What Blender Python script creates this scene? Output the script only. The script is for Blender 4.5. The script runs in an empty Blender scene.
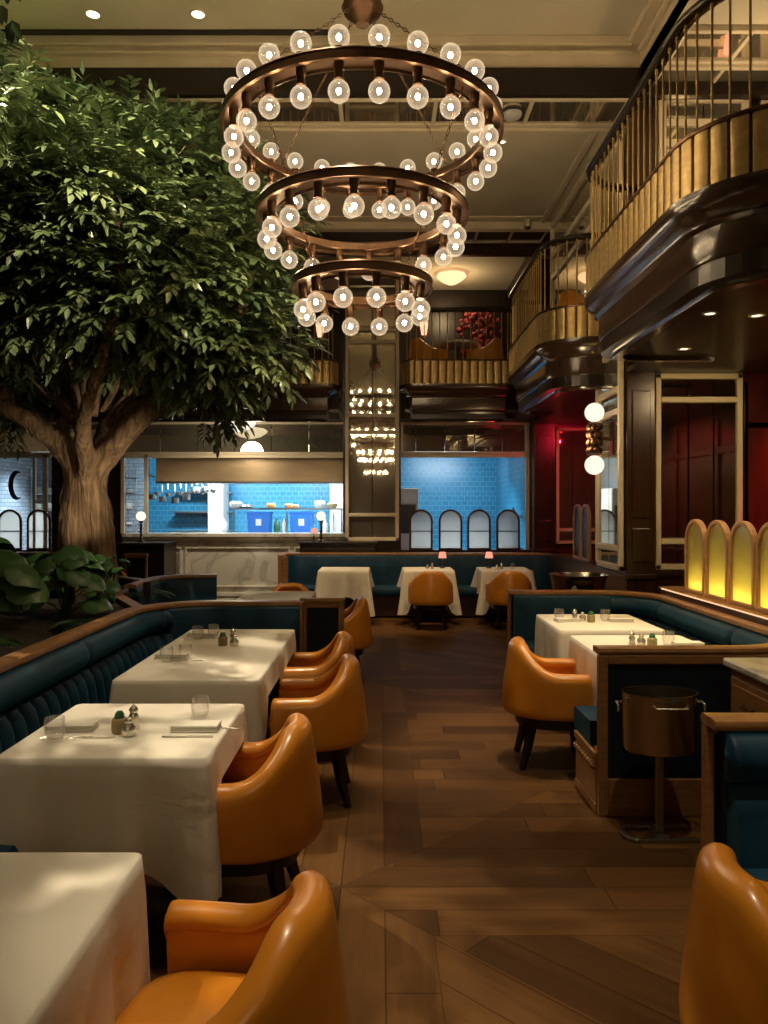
import bpy, math, random
from math import sin, cos, pi, radians, sqrt, floor, hypot
from mathutils import Vector, Matrix
random.seed(7)
sc = bpy.context.scene
C = sc.collection

# ---------------------------------------------------------------- camera, world, exposure
F = 770.0; CX, CY, CH = 380.0, 508.0, 1.65
cam = bpy.data.cameras.new('camera'); cam.sensor_fit = 'VERTICAL'
cam.sensor_height = 24.0; cam.lens = 24.0 * F / 1024.0
cam.shift_x = (384 - CX) / 1024.0; cam.shift_y = -(512 - CY) / 1024.0
cam.clip_start = 0.05
co = bpy.data.objects.new('camera', cam); C.objects.link(co)
co.location = (0, 0, CH); co.rotation_euler = (pi / 2, 0, 0)
sc.camera = co
sc.view_settings.view_transform = 'Standard'; sc.view_settings.look = 'None'
sc.view_settings.gamma = 1.0; sc.view_settings.use_curve_mapping = False
sc.view_settings.exposure = 1.22
w = bpy.data.worlds.new('world'); sc.world = w; w.use_nodes = True
w.node_tree.nodes['Background'].inputs[0].default_value = (0.02, 0.015, 0.01, 1)
w.node_tree.nodes['Background'].inputs[1].default_value = 0.3
try:
    sc.cycles.max_bounces = 7; sc.cycles.diffuse_bounces = 4; sc.cycles.glossy_bounces = 4
    sc.cycles.transmission_bounces = 5; sc.cycles.transparent_max_bounces = 14
    sc.cycles.sample_clamp_indirect = 4.0; sc.cycles.caustics_reflective = False; sc.cycles.caustics_refractive = False
except Exception: pass

def at(px, py, Y): return Vector(((px - CX) * Y / F, Y, CH + (CY - py) * Y / F))

# ---------------------------------------------------------------- lights
WARM = (1.0, 0.70, 0.36); NEUT = (1.0, 0.82, 0.56); RED = (1.0, 0.02, 0.05); COOL = (0.86, 0.95, 1.0)
def light(kind, loc, power, col=WARM, size=0.05, aim=None, angle=60, blend=0.6, sy=None):
    l = bpy.data.lights.new('lamp_light', kind); l.energy = power; l.color = col
    if kind == 'SPOT': l.spot_size = radians(angle); l.spot_blend = blend; l.shadow_soft_size = size
    elif kind == 'POINT': l.shadow_soft_size = size
    elif kind == 'AREA':
        l.size = size
        if sy: l.shape = 'RECTANGLE'; l.size_y = sy
    o = bpy.data.objects.new('lamp_light', l); C.objects.link(o); o.location = loc
    if aim is not None:
        d = Vector(aim) - Vector(loc); o.rotation_euler = d.to_track_quat('-Z', 'Y').to_euler()
    return o
# spots standing for ceiling downlights, several added to brighten tables, chairs and tree: (x, y, z, aim, watts, cone)
DOWN = [(-1.1, 3.2, 6.15, (-.95, 3.4, .7), 70, 34), (-.4, 2.9, 6.15, (-.35, 3.1, .7), 190, 15), (-.3, 1.6, 6.15, (-.2, 1.75, .7), 190, 15), (-1.2, 2.4, 6.15, (-1.0, 2.4, .7), 45, 34),
        (-1.0, 5.6, 6.15, (-.9, 5.0, .7), 110, 30), (-.5, 4.7, 6.15, (-.38, 4.85, .7), 330, 20), (1.2, 5.2, 6.15, (1.15, 5.3, .7), 250, 28),
        (-4.0, 3.6, 6.1, (-1.0, 1.75, .75), 650, 26), (-3.6, 6.2, 6.1, (-1.0, 4.5, .75), 620, 30), (-1.05, 7.0, 6.15, (-1.0, 7.9, .7), 120, 24),
        (.6, 1.5, 6.15, (1.1, 1.8, .6), 190, 30), (1.3, 2.4, 6.15, (1.4, 3.9, .4), 120, 40),
        (-1.9, 3.9, 6.15, (-2.6, 6.9, 4.2), 620, 50), (.4, 3.4, 6.15, (-2.4, 7.0, 3.4), 450, 54), (-3.8, 6.4, 6.15, (-2.8, 7.0, 3.5), 220, 60),
        (.1, 9.9, 5.58, (.1, 11.2, .7), 125, 36), (1.4, 9.9, 5.58, (1.5, 11.2, .7), 125, 36), (-1.0, 9.9, 5.58, (-.6, 11.2, .7), 125, 40)]
for (x, y, z, a, p, an) in DOWN:
    if p: light('SPOT', (x, y, z - .03), p, NEUT if z > 6 else WARM, .015 if x < -3 else .04, a, an, .7)

# ---------------------------------------------------------------- materials
def mat(name, col, rough=.5, metal=0.0, **k):
    m = bpy.data.materials.new(name); m.use_nodes = True
    b = m.node_tree.nodes['Principled BSDF']
    b.inputs['Base Color'].default_value = (*col, 1); b.inputs['Roughness'].default_value = rough
    b.inputs['Metallic'].default_value = metal
    for kk, v in k.items(): b.inputs[kk.replace('_', ' ')].default_value = v
    return m
def nn(m, t, **k):
    n = m.node_tree.nodes.new(t)
    for a, b in k.items(): setattr(n, a, b)
    return n
def lk(m, a, b): m.node_tree.links.new(a, b)
def noisy(m, c1, c2, scale=(1, 1, 1), nscale=5, detail=4, bump=0.0, rough=None, dist=.02, lo=.3, hi=.7, distort=0.0):
    """procedural colour variation and bump in the object's own coordinates"""
    b = m.node_tree.nodes['Principled BSDF']
    tc = nn(m, 'ShaderNodeTexCoord'); mp = nn(m, 'ShaderNodeMapping'); mp.inputs['Scale'].default_value = scale
    lk(m, tc.outputs['Object'], mp.inputs['Vector'])
    n = nn(m, 'ShaderNodeTexNoise'); n.inputs['Scale'].default_value = nscale; n.inputs['Detail'].default_value = detail
    n.inputs['Distortion'].default_value = distort
    lk(m, mp.outputs[0], n.inputs['Vector'])
    r = nn(m, 'ShaderNodeValToRGB'); r.color_ramp.elements[0].position = lo; r.color_ramp.elements[1].position = hi
    r.color_ramp.elements[0].color = (*c1, 1); r.color_ramp.elements[1].color = (*c2, 1)
    lk(m, n.outputs['Fac'], r.inputs['Fac']); lk(m, r.outputs[0], b.inputs['Base Color'])
    if bump:
        bp = nn(m, 'ShaderNodeBump'); bp.inputs['Strength'].default_value = bump; bp.inputs['Distance'].default_value = dist
        lk(m, n.outputs['Fac'], bp.inputs['Height']); lk(m, bp.outputs[0], b.inputs['Normal'])
    return m
def emis(name, col, s):
    m = bpy.data.materials.new(name); m.use_nodes = True; nt = m.node_tree; nt.nodes.clear()
    e = nt.nodes.new('ShaderNodeEmission'); e.inputs[0].default_value = (*col, 1); e.inputs[1].default_value = s
    o = nt.nodes.new('ShaderNodeOutputMaterial'); nt.links.new(e.outputs[0], o.inputs[0]); return m
def thin(name, tcol, tr, kind='ShaderNodeBsdfTranslucent', dcol=(.9, .85, .75), gl=.06, rough=.03, fr=.5):
    """thin clear glass: transparent + a share of translucent/diffuse + fresnel gloss"""
    m = bpy.data.materials.new(name); m.use_nodes = True; nt = m.node_tree; nt.nodes.clear()
    t = nt.nodes.new('ShaderNodeBsdfTransparent'); t.inputs[0].default_value = (*tcol, 1)
    d = nt.nodes.new(kind); d.inputs[0].default_value = (*dcol, 1)
    g = nt.nodes.new('ShaderNodeBsdfGlossy'); g.inputs['Roughness'].default_value = rough
    m1 = nt.nodes.new('ShaderNodeMixShader'); m1.inputs[0].default_value = 1 - tr
    nt.links.new(t.outputs[0], m1.inputs[1]); nt.links.new(d.outputs[0], m1.inputs[2])
    lw = nt.nodes.new('ShaderNodeLayerWeight'); lw.inputs[0].default_value = .25
    mm = nt.nodes.new('ShaderNodeMath'); mm.operation = 'MULTIPLY_ADD'; mm.inputs[1].default_value = fr; mm.inputs[2].default_value = gl
    nt.links.new(lw.outputs['Fresnel'], mm.inputs[0])
    m2 = nt.nodes.new('ShaderNodeMixShader'); nt.links.new(mm.outputs[0], m2.inputs[0])
    nt.links.new(m1.outputs[0], m2.inputs[1]); nt.links.new(g.outputs[0], m2.inputs[2])
    o = nt.nodes.new('ShaderNodeOutputMaterial'); nt.links.new(m2.outputs[0], o.inputs[0]); return m

M = {}
M['leather'] = noisy(mat('leather', (.55, .17, .025), .32, 0, Coat_Weight=.25, Coat_Roughness=.15), (.52, .185, .013), (.61, .235, .02), nscale=7, detail=6, bump=.06, dist=.004)
M['black'] = mat('black_wood', (.012, .009, .008), .35)
M['stud'] = mat('nailheads', (.20, .15, .08), .35, .9)
M['cloth'] = noisy(mat('linen', (.72, .68, .58), .85), (.70, .66, .57), (.76, .72, .63), nscale=4, detail=4, bump=.35, dist=.03, distort=.8)
M['napkin'] = noisy(mat('napkin', (.72, .70, .63), .8), (.70, .68, .60), (.76, .74, .66), nscale=30, bump=.1, dist=.003)
M['velvet'] = noisy(mat('teal_velvet', (.010, .05, .07), .5, 0, Specular_IOR_Level=.2, Sheen_Weight=.22, Sheen_Roughness=.4, Sheen_Tint=(.1, .45, .65, 1)),
                    (.002, .017, .037), (.009, .043, .080), nscale=5, detail=5, bump=.08, dist=.01)
M['navy'] = noisy(mat('navy_panel', (.006, .012, .022), .6, 0, Specular_IOR_Level=.2), (.004, .010, .018), (.008, .018, .030), nscale=6)
M['oak'] = noisy(mat('oak', (.24, .12, .045), .38), (.20, .095, .035), (.30, .155, .06), (3, 3, 14), 3, 6, bump=.05, dist=.003)
M['rail'] = noisy(mat('oak_rail', (.26, .13, .05), .33), (.21, .10, .037), (.33, .17, .065), (4, 4, 4), 4, 6)
M['mahog'] = noisy(mat('mahogany', (.035, .014, .008), .28), (.026, .010, .006), (.050, .020, .011), (6, 6, 1.2), 3, 6, bump=.03, dist=.003)
M['darkw'] = noisy(mat('dark_wood', (.014, .009, .007), .3), (.010, .006, .005), (.022, .013, .009), (6, 6, 1.2), 3, 6)
M['redw'] = noisy(mat('red_wood', (.12, .012, .010), .35), (.06, .010, .008), (.10, .014, .011), (6, 6, 1), 3, 5)
M['brass'] = noisy(mat('brass', (.45, .30, .10), .46, .7), (.34, .235, .095), (.46, .33, .14), (2, 2, 5), 6, 5)
M['bronze'] = noisy(mat('bronze', (.10, .05, .025), .34, .8), (.065, .032, .016), (.115, .06, .03), nscale=10, detail=4)
M['cornice'] = mat('cornice_lacquer', (.040, .022, .014), .2, 0, Coat_Weight=.6, Coat_Roughness=.15)
M['cream'] = noisy(mat('cream_plaster', (.6, .55, .44), .8), (.64, .575, .44), (.72, .65, .50), nscale=1.5, detail=5)
M['creamf'] = noisy(mat('cream_paint', (.6, .55, .44), .5), (.66, .57, .42), (.74, .64, .48), nscale=4, detail=3)
M['white'] = mat('white_paint', (.55, .55, .53), .5)
M['steel'] = mat('steel', (.40, .40, .39), .3, 1.0)
M['bucket'] = mat('bucket_metal', (.46, .43, .37), .22, 1.0)
M['silver'] = mat('silver', (.80, .76, .66), .26, .85)
M['mirror'] = noisy(mat('brightened_mirror', (.72, .70, .62), .03, .86), (.56, .50, .38), (.72, .66, .53), nscale=2, detail=6)  # brownish diffuse share put into the colour to brighten dark reflections
M['mirror_dark'] = noisy(mat('smoked_mirror', (.35, .32, .27), .03, .99), (.42, .39, .33), (.55, .51, .44), nscale=2, detail=6)
M['glass'] = thin('window_glass', (.97, .99, 1), .99, gl=.0, fr=.12)
M['tumbler'] = thin('tumbler_glass', (1, 1, 1), .93, dcol=(1, .97, .9), gl=.05, fr=.25)
def bulbglass():
    m = bpy.data.materials.new('bulb_glass'); m.use_nodes = True; nt = m.node_tree; nt.nodes.clear()
    t = nt.nodes.new('ShaderNodeBsdfTransparent'); t.inputs[0].default_value = (.90, .87, .80, 1)
    e = nt.nodes.new('ShaderNodeEmission'); e.inputs[0].default_value = (1, .76, .50, 1); e.inputs[1].default_value = .62
    g = nt.nodes.new('ShaderNodeBsdfGlossy'); g.inputs['Roughness'].default_value = .08
    lw = nt.nodes.new('ShaderNodeLayerWeight'); lw.inputs[0].default_value = .35
    r = nt.nodes.new('ShaderNodeMath'); r.operation = 'MULTIPLY_ADD'; r.inputs[1].default_value = .42; r.inputs[2].default_value = .10; nt.links.new(lw.outputs['Facing'], r.inputs[0])
    a = nt.nodes.new('ShaderNodeMixShader'); nt.links.new(r.outputs[0], a.inputs[0]); nt.links.new(t.outputs[0], a.inputs[1]); nt.links.new(e.outputs[0], a.inputs[2])
    b = nt.nodes.new('ShaderNodeMixShader'); b.inputs[0].default_value = .02; nt.links.new(a.outputs[0], b.inputs[1]); nt.links.new(g.outputs[0], b.inputs[2])
    o = nt.nodes.new('ShaderNodeOutputMaterial'); nt.links.new(b.outputs[0], o.inputs[0]); return m
M['bulb'] = bulbglass()
M['core'] = emis('bulb_core', (1.0, .76, .46), 112)
M['globe'] = emis('opal_globe', (1.0, .80, .58), .62)
M['opal'] = emis('opal_bowl', (1.0, .88, .68), .55)
M['pink'] = emis('pink_lamp_shade', (1.0, .40, .27), .42)
M['lantern'] = emis('lantern_glass', (1.0, .42, .24), .8)
M['tan'] = noisy(mat('tan_wood', (.42, .24, .10), .4), (.36, .20, .08), (.46, .27, .12), (4, 4, 4), 4, 5)
M['led'] = emis('led_strip', (1.0, .52, .28), .6)
M['down'] = emis('downlight_lens', (1.0, .85, .55), 1.3)
M['kled'] = emis('kitchen_tube', (.90, .97, 1.0), 2.5)
M['reed'] = thin('reeded_glass', (.85, .85, .78), .22, dcol=(.80, .74, .50), gl=.08, rough=.2)
M['frost'] = thin('frosted_glass', (.9, .9, .88), .18, dcol=(.75, .74, .70), gl=.05, rough=.3)
M['bark'] = noisy(mat('bark', (.20, .125, .065), .85), (.085, .05, .025), (.30, .19, .10), (9, 9, .9), 2.2, 8, bump=1.0, dist=.05, distort=.8)
M['soil'] = noisy(mat('soil', (.012, .010, .007), .95), (.006, .005, .004), (.03, .022, .014), nscale=25, detail=6, bump=.8, dist=.03)
M['hood'] = noisy(mat('bronze_hood', (.42, .27, .15), .4, .35), (.58, .40, .24), (.66, .46, .28), (1, 1, 12), 3, 4)
M['bin'] = mat('blue_bin', (.02, .16, .62), .4)
M['green'] = mat('green_glass', (.05, .17, .08), .2)
M['plate'] = mat('plate', (.8, .8, .76), .25)
M['food'] = mat('food', (.70, .30, .08), .5)
M['jar'] = mat('condiments', (.34, .27, .12), .15)
M['redf'] = noisy(mat('flowers', (.30, .02, .03), .6), (.16, .01, .02), (.42, .05, .06), nscale=20)
M['ink'] = mat('dark_ink', (.02, .03, .05), .5)
def leafmat(name, c1, c2, rough=.38):
    m = mat(name, c1, rough, 0); b = m.node_tree.nodes['Principled BSDF']
    b.inputs['Transmission Weight'].default_value = 0
    oi = nn(m, 'ShaderNodeAttribute', attribute_name='tone')
    r = nn(m, 'ShaderNodeValToRGB'); r.color_ramp.elements[0].color = (*c1, 1); r.color_ramp.elements[1].color = (*c2, 1)
    lk(m, oi.outputs['Fac'], r.inputs['Fac']); lk(m, r.outputs[0], b.inputs['Base Color'])
    return m
M['leaf'] = leafmat('tree_leaf', (.016, .042, .016), (.17, .22, .095), .30)
M['bigleaf'] = leafmat('broad_leaf', (.012, .040, .012), (.045, .12, .03), .45)

def marble():
    m = mat('marble', (.6, .57, .5), .25); b = m.node_tree.nodes['Principled BSDF']
    tc = nn(m, 'ShaderNodeTexCoord'); n = nn(m, 'ShaderNodeTexNoise'); n.inputs['Scale'].default_value = 1.6; n.inputs['Detail'].default_value = 10
    n.inputs['Distortion'].default_value = 1.8; lk(m, tc.outputs['Object'], n.inputs['Vector'])
    r = nn(m, 'ShaderNodeValToRGB'); e = r.color_ramp.elements; e[0].position = .44; e[0].color = (.62, .58, .49, 1); e[1].position = .56; e[1].color = (.66, .62, .54, 1)
    x = e.new(.5); x.color = (.43, .40, .34, 1)
    lk(m, n.outputs['Fac'], r.inputs['Fac']); lk(m, r.outputs[0], b.inputs['Base Color']); return m
M['marble'] = marble()
def tiles(name, c1, c2, mortar, bw=.13, bh=.10, axis='x', rough=.32):
    m = mat(name, c1, rough); b = m.node_tree.nodes['Principled BSDF']
    tc = nn(m, 'ShaderNodeTexCoord'); s = nn(m, 'ShaderNodeSeparateXYZ'); c = nn(m, 'ShaderNodeCombineXYZ')
    lk(m, tc.outputs['Object'], s.inputs[0]); lk(m, s.outputs[0 if axis == 'x' else 1], c.inputs[0]); lk(m, s.outputs[2], c.inputs[1])
    t = nn(m, 'ShaderNodeTexBrick'); t.inputs['Scale'].default_value = 1; t.inputs['Brick Width'].default_value = bw; t.inputs['Row Height'].default_value = bh
    t.inputs['Mortar Size'].default_value = .006; t.inputs['Color1'].default_value = (*c1, 1); t.inputs['Color2'].default_value = (*c2, 1)
    t.inputs['Mortar'].default_value = (*mortar, 1)
    lk(m, c.outputs[0], t.inputs['Vector']); lk(m, t.outputs[0], b.inputs['Base Color'])
    bp = nn(m, 'ShaderNodeBump'); bp.inputs['Strength'].default_value = .4; bp.inputs['Distance'].default_value = .004; bp.invert = True
    lk(m, t.outputs['Fac'], bp.inputs['Height']); lk(m, bp.outputs[0], b.inputs['Normal']); return m
M['bluetile'] = tiles('blue_tiles', (.012, .17, .34), (.02, .22, .41), (.10, .34, .48))
M['paletile'] = tiles('pale_blue_tiles', (.22, .32, .42), (.40, .48, .56), (.10, .14, .2), .2, .07)
M['bluetile_y'] = tiles('blue_tiles_side', (.012, .17, .34), (.02, .22, .41), (.10, .34, .48), axis='y')

def parquet():
    """large framed parquet panels: mitred border boards round a field of cross boards"""
    m = mat('parquet', (.1, .05, .02), .3, Specular_IOR_Level=.16, Specular_Tint=(1, .72, .45, 1)); nt = m.node_tree; b = nt.nodes['Principled BSDF']
    def op(o, a, bb=None, c=None):
        n = nt.nodes.new('ShaderNodeMath'); n.operation = o
        for i, v in enumerate((a, bb, c)):
            if v is None: continue
            if isinstance(v, (int, float)): n.inputs[i].default_value = v
            else: nt.links.new(v, n.inputs[i])
        return n.outputs[0]
    def mix(f, a, bb): return op('ADD', op('MULTIPLY', a, op('SUBTRACT', 1.0, f)), op('MULTIPLY', bb, f))
    tc = nn(m, 'ShaderNodeTexCoord'); s = nn(m, 'ShaderNodeSeparateXYZ'); lk(m, tc.outputs['Object'], s.inputs[0])
    X, Y = s.outputs[0], s.outputs[1]
    LX, LY, OX, OY = 2.3, 4.05, -.17, 3.35
    gx = op('DIVIDE', op('SUBTRACT', X, OX), LX); gy = op('DIVIDE', op('SUBTRACT', Y, OY), LY)
    cx, cy = op('FLOOR', gx), op('FLOOR', gy)
    u = op('MULTIPLY', op('SUBTRACT', gx, cx), LX); v = op('MULTIPLY', op('SUBTRACT', gy, cy), LY)
    du = op('MINIMUM', u, op('SUBTRACT', LX, u)); dv = op('MINIMUM', v, op('SUBTRACT', LY, v))
    vert = op('LESS_THAN', du, dv)                     # 1: board runs along Y
    d = op('MINIMUM', du, dv)
    W = .19
    frame = op('LESS_THAN', d, 2 * W)
    # field boards: along a slanted direction in every other panel, crosswise otherwise
    odd = op('FLOORED_MODULO', cy, 2.0)
    diag = op('MULTIPLY', op('ADD', u, v), .7071); dia2 = op('MULTIPLY', op('SUBTRACT', u, v), .7071)
    fa = mix(odd, v, diag); fb = mix(odd, u, dia2)
    across = mix(frame, fa, d)
    along = mix(frame, fb, mix(vert, u, v))
    idx = op('FLOOR', op('DIVIDE', across, W)); fr = op('SUBTRACT', op('DIVIDE', across, W), idx)
    key = op('ADD', op('ADD', op('MULTIPLY', idx, 7.31), op('MULTIPLY', frame, 91.7)), op('ADD', op('MULTIPLY', vert, 33.3), op('ADD', op('MULTIPLY', cx, 17.9), op('MULTIPLY', cy, 57.1))))
    off = op('FRACT', op('MULTIPLY', op('SINE', op('MULTIPLY', key, 12.9898)), 43758.5))
    sg = op('ADD', op('DIVIDE', along, 1.9), op('MULTIPLY', off, 3.0)); si = op('FLOOR', sg); sf = op('SUBTRACT', sg, si)
    rnd = op('FRACT', op('MULTIPLY', op('SINE', op('ADD', op('MULTIPLY', key, 3.77), op('MULTIPLY', si, 8.13))), 9758.3))
    # grooves
    e1 = op('MINIMUM', fr, op('SUBTRACT', 1.0, fr)); e2 = op('MULTIPLY', op('MINIMUM', sf, op('SUBTRACT', 1.0, sf)), 1.9 / W)
    mit = op('ADD', op('MULTIPLY', op('ABSOLUTE', op('SUBTRACT', du, dv)), 1 / W), op('MULTIPLY', op('SUBTRACT', 1.0, frame), 5.0))
    e = op('MINIMUM', op('MINIMUM', e1, e2), mit)
    groove = op('MINIMUM', op('MULTIPLY', e, 45.0), 1.0)
    # grain along the board
    cb = nn(m, 'ShaderNodeCombineXYZ'); lk(m, op('MULTIPLY', across, 34.0), cb.inputs[0]); lk(m, op('MULTIPLY', along, 3.0), cb.inputs[1]); lk(m, op('MULTIPLY', rnd, 40.0), cb.inputs[2])
    n = nn(m, 'ShaderNodeTexNoise'); n.inputs['Scale'].default_value = 1; n.inputs['Detail'].default_value = 6; n.inputs['Distortion'].default_value = .4; lk(m, cb.outputs[0], n.inputs['Vector'])
    val = op('ADD', op('MULTIPLY', rnd, .55), op('MULTIPLY', n.outputs['Fac'], .55))
    r = nn(m, 'ShaderNodeValToRGB'); el = r.color_ramp.elements
    el[0].position = .15; el[0].color = (.040, .017, .006, 1); el[1].position = .95; el[1].color = (.145, .068, .022, 1)
    k = el.new(.55); k.color = (.078, .036, .012, 1)
    lk(m, val, r.inputs['Fac'])
    mx = nn(m, 'ShaderNodeMix', data_type='RGBA'); mx.inputs[6].default_value = (.018, .009, .004, 1)
    lk(m, groove, mx.inputs[0]); lk(m, r.outputs[0], mx.inputs[7]); lk(m, mx.outputs[2], b.inputs['Base Color'])
    bp = nn(m, 'ShaderNodeBump'); bp.inputs['Strength'].default_value = .25; bp.inputs['Distance'].default_value = .003
    lk(m, groove, bp.inputs['Height']); lk(m, bp.outputs[0], b.inputs['Normal'])
    lk(m, op('ADD', op('MULTIPLY', n.outputs['Fac'], .15), .50), b.inputs['Roughness'])
    return m
M['floor'] = parquet()

# ---------------------------------------------------------------- mesh helpers
class MB:
    def __init__(s): s.v = []; s.f = []; s.tone = None
    def add(s, vs, fs):
        n = len(s.v); s.v += [tuple(p) for p in vs]; s.f += [tuple(i + n for i in f) for f in fs]; return s
    def box(s, x0, x1, y0, y1, z0, z1):
        return s.add([(x0, y0, z0), (x1, y0, z0), (x1, y1, z0), (x0, y1, z0), (x0, y0, z1), (x1, y0, z1), (x1, y1, z1), (x0, y1, z1)],
                     [(0, 3, 2, 1), (4, 5, 6, 7), (0, 1, 5, 4), (1, 2, 6, 5), (2, 3, 7, 6), (3, 0, 4, 7)])
    def cyl(s, c, r, z0, z1, n=16, r2=None):
        r2 = r if r2 is None else r2
        return s.lathe([(0, z0), (r, z0), (r2, z1), (0, z1)], c, n)
    def lathe(s, prof, c=(0, 0), n=20):
        vs = []; fs = []; ids = []
        for (r, z) in prof:
            if r < 1e-6: ids.append([len(vs)]); vs.append((c[0], c[1], z))
            else:
                ids.append(list(range(len(vs), len(vs) + n)))
                vs += [(c[0] + r * cos(2 * pi * k / n), c[1] + r * sin(2 * pi * k / n), z) for k in range(n)]
        for a, b in zip(ids, ids[1:]):
            for k in range(n):
                k2 = (k + 1) % n
                if len(a) == 1 and len(b) == 1: continue
                if len(a) == 1: fs.append((a[0], b[k2], b[k]))
                elif len(b) == 1: fs.append((a[k], a[k2], b[0]))
                else: fs.append((a[k], a[k2], b[k2], b[k]))
        return s.add(vs, fs)
    def sphere(s, c, r, n=16, m=9, sz=1.0):
        v0 = len(s.v)
        s.lathe([(r * sin(pi * k / m) if 0 < k < m else 0, c[2] - r * sz * cos(pi * k / m)) for k in range(m + 1)], (c[0], c[1]), n); return s
    def tube(s, pts, rad, n=8, cap=True):
        pts = [Vector(p) for p in pts]
        if not hasattr(rad, '__len__'): rad = [rad] * len(pts)
        vs = []; fs = []
        t0 = (pts[1] - pts[0]).normalized(); up = Vector((0, 0, 1)) if abs(t0.z) < .9 else Vector((1, 0, 0))
        a = t0.cross(up).normalized()
        for i, p in enumerate(pts):
            t = (pts[min(i + 1, len(pts) - 1)] - pts[max(i - 1, 0)]).normalized()
            a = (a - t * a.dot(t)).normalized(); b = t.cross(a)
            vs += [tuple(p + (a * cos(2 * pi * k / n) + b * sin(2 * pi * k / n)) * rad[i]) for k in range(n)]
        for i in range(len(pts) - 1):
            for k in range(n):
                k2 = (k + 1) % n; fs.append((i * n + k, i * n + k2, (i + 1) * n + k2, (i + 1) * n + k))
        if cap: fs.append(tuple(range(n))[::-1]); fs.append(tuple((len(pts) - 1) * n + k for k in range(n)))
        return s.add(vs, fs)
    def sweep(s, path, prof, side=1, closed=False, fn=None, cap=True):
        """path: XY points; prof: closed loop of (offset, z); offset goes to the side's normal. fn(len, i, off, z) may vary it"""
        P = [Vector(p[:2]) for p in path]; N = len(P); n = len(prof); vs = []; fs = []; L = 0
        for i, p in enumerate(P):
            if closed: a, c = P[i - 1], P[(i + 1) % N]
            else: a, c = P[max(i - 1, 0)], P[min(i + 1, N - 1)]
            d1 = (p - a).normalized() if (p - a).length > 1e-9 else (c - p).normalized()
            d2 = (c - p).normalized() if (c - p).length > 1e-9 else d1
            t = (d1 + d2).normalized(); nr = Vector((-t.y, t.x)) * side; k = 1 / max(.5, t.dot(d1))
            if i: L += (p - P[i - 1]).length
            for j, (o, z) in enumerate(prof):
                if fn: o, z = fn(L, j, o, z)
                q = p + nr * o * k; vs.append((q.x, q.y, z))
        R = N if closed else N - 1
        for i in range(R):
            i2 = (i + 1) % N
            for j in range(n):
                j2 = (j + 1) % n; fs.append((i * n + j, i * n + j2, i2 * n + j2, i2 * n + j))
        if not closed and cap: fs.append(tuple(range(n))[::-1]); fs.append(tuple((N - 1) * n + j for j in range(n)))
        return s.add(vs, fs)
    def prism(s, poly, z0, z1):
        n = len(poly)
        return s.add([(x, y, z0) for x, y in poly] + [(x, y, z1) for x, y in poly],
                     [tuple(range(n))[::-1], tuple(range(n, 2 * n))] + [(k, (k + 1) % n, n + (k + 1) % n, n + k) for k in range(n)])
    def prism_y(s, poly, y0, y1):      # polygon in x,z
        n = len(poly)
        return s.add([(x, y0, z) for x, z in poly] + [(x, y1, z) for x, z in poly],
                     [tuple(range(n)), tuple(range(n, 2 * n))[::-1]] + [(k, n + k, n + (k + 1) % n, (k + 1) % n) for k in range(n)])
    def build(s, name, m, parent=None, smooth=None, bevel=0, loc=None, rz=0, kind=None, sub=0):
        me = bpy.data.meshes.new(name); me.from_pydata(s.v, [], s.f); me.validate()
        import bmesh
        bm = bmesh.new(); bm.from_mesh(me); bmesh.ops.recalc_face_normals(bm, faces=bm.faces)
        bm.to_mesh(me); bm.free()
        me.materials.append(M[m] if isinstance(m, str) else m)
        if s.tone is not None:
            at_ = me.attributes.new('tone', 'FLOAT', 'POINT'); at_.data.foreach_set('value', s.tone)
        if smooth is not None:
            me.shade_smooth()
            if smooth < 170: me.set_sharp_from_angle(angle=radians(smooth))
        o = bpy.data.objects.new(name, me); C.objects.link(o); o.parent = parent
        if loc is not None: o.location = loc
        if rz: o.rotation_euler.z = rz
        if bevel:
            b = o.modifiers.new('bevel', 'BEVEL'); b.width = bevel; b.segments = 2; b.limit_method = 'ANGLE'
        if sub:
            b = o.modifiers.new('sub', 'SUBSURF'); b.levels = sub; b.render_levels = sub
        if kind: o['kind'] = kind
        return o
def tag(o, label, cat, group=None, kind=None):
    o['label'] = label; o['category'] = cat
    if group: o['group'] = group
    if kind: o['kind'] = kind
    return o
def thing(name, label, cat, loc=(0, 0, 0), rz=0, group=None):
    o = bpy.data.objects.new(name, None); C.objects.link(o); o.empty_display_size = .1
    o.location = loc; o.rotation_euler = (0, 0, rz); return tag(o, label, cat, group)
def children(o): return [c for c in bpy.data.objects if c.parent == o]
def dup(o, loc, rz=None, label=None, group=None, scale=None):
    kids = children(o)
    c = o.copy(); C.objects.link(c); c.location = loc
    if rz is not None: c.rotation_euler.z = rz
    if label: c['label'] = label
    if group: c['group'] = group
    if scale: c.scale = scale
    for k in kids:
        kk = children(k); d = k.copy(); C.objects.link(d); d.parent = c
        for g in kk: e = g.copy(); C.objects.link(e); e.parent = d
    return c
def copy_part(o, parent, loc=None, rz=None):
    c = o.copy(); C.objects.link(c); c.parent = parent
    if loc is not None: c.location = loc
    if rz is not None: c.rotation_euler.z = rz
    return c
def struct(name, mb, m, **k): return mb.build(name, m, kind='structure', **k)
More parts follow.
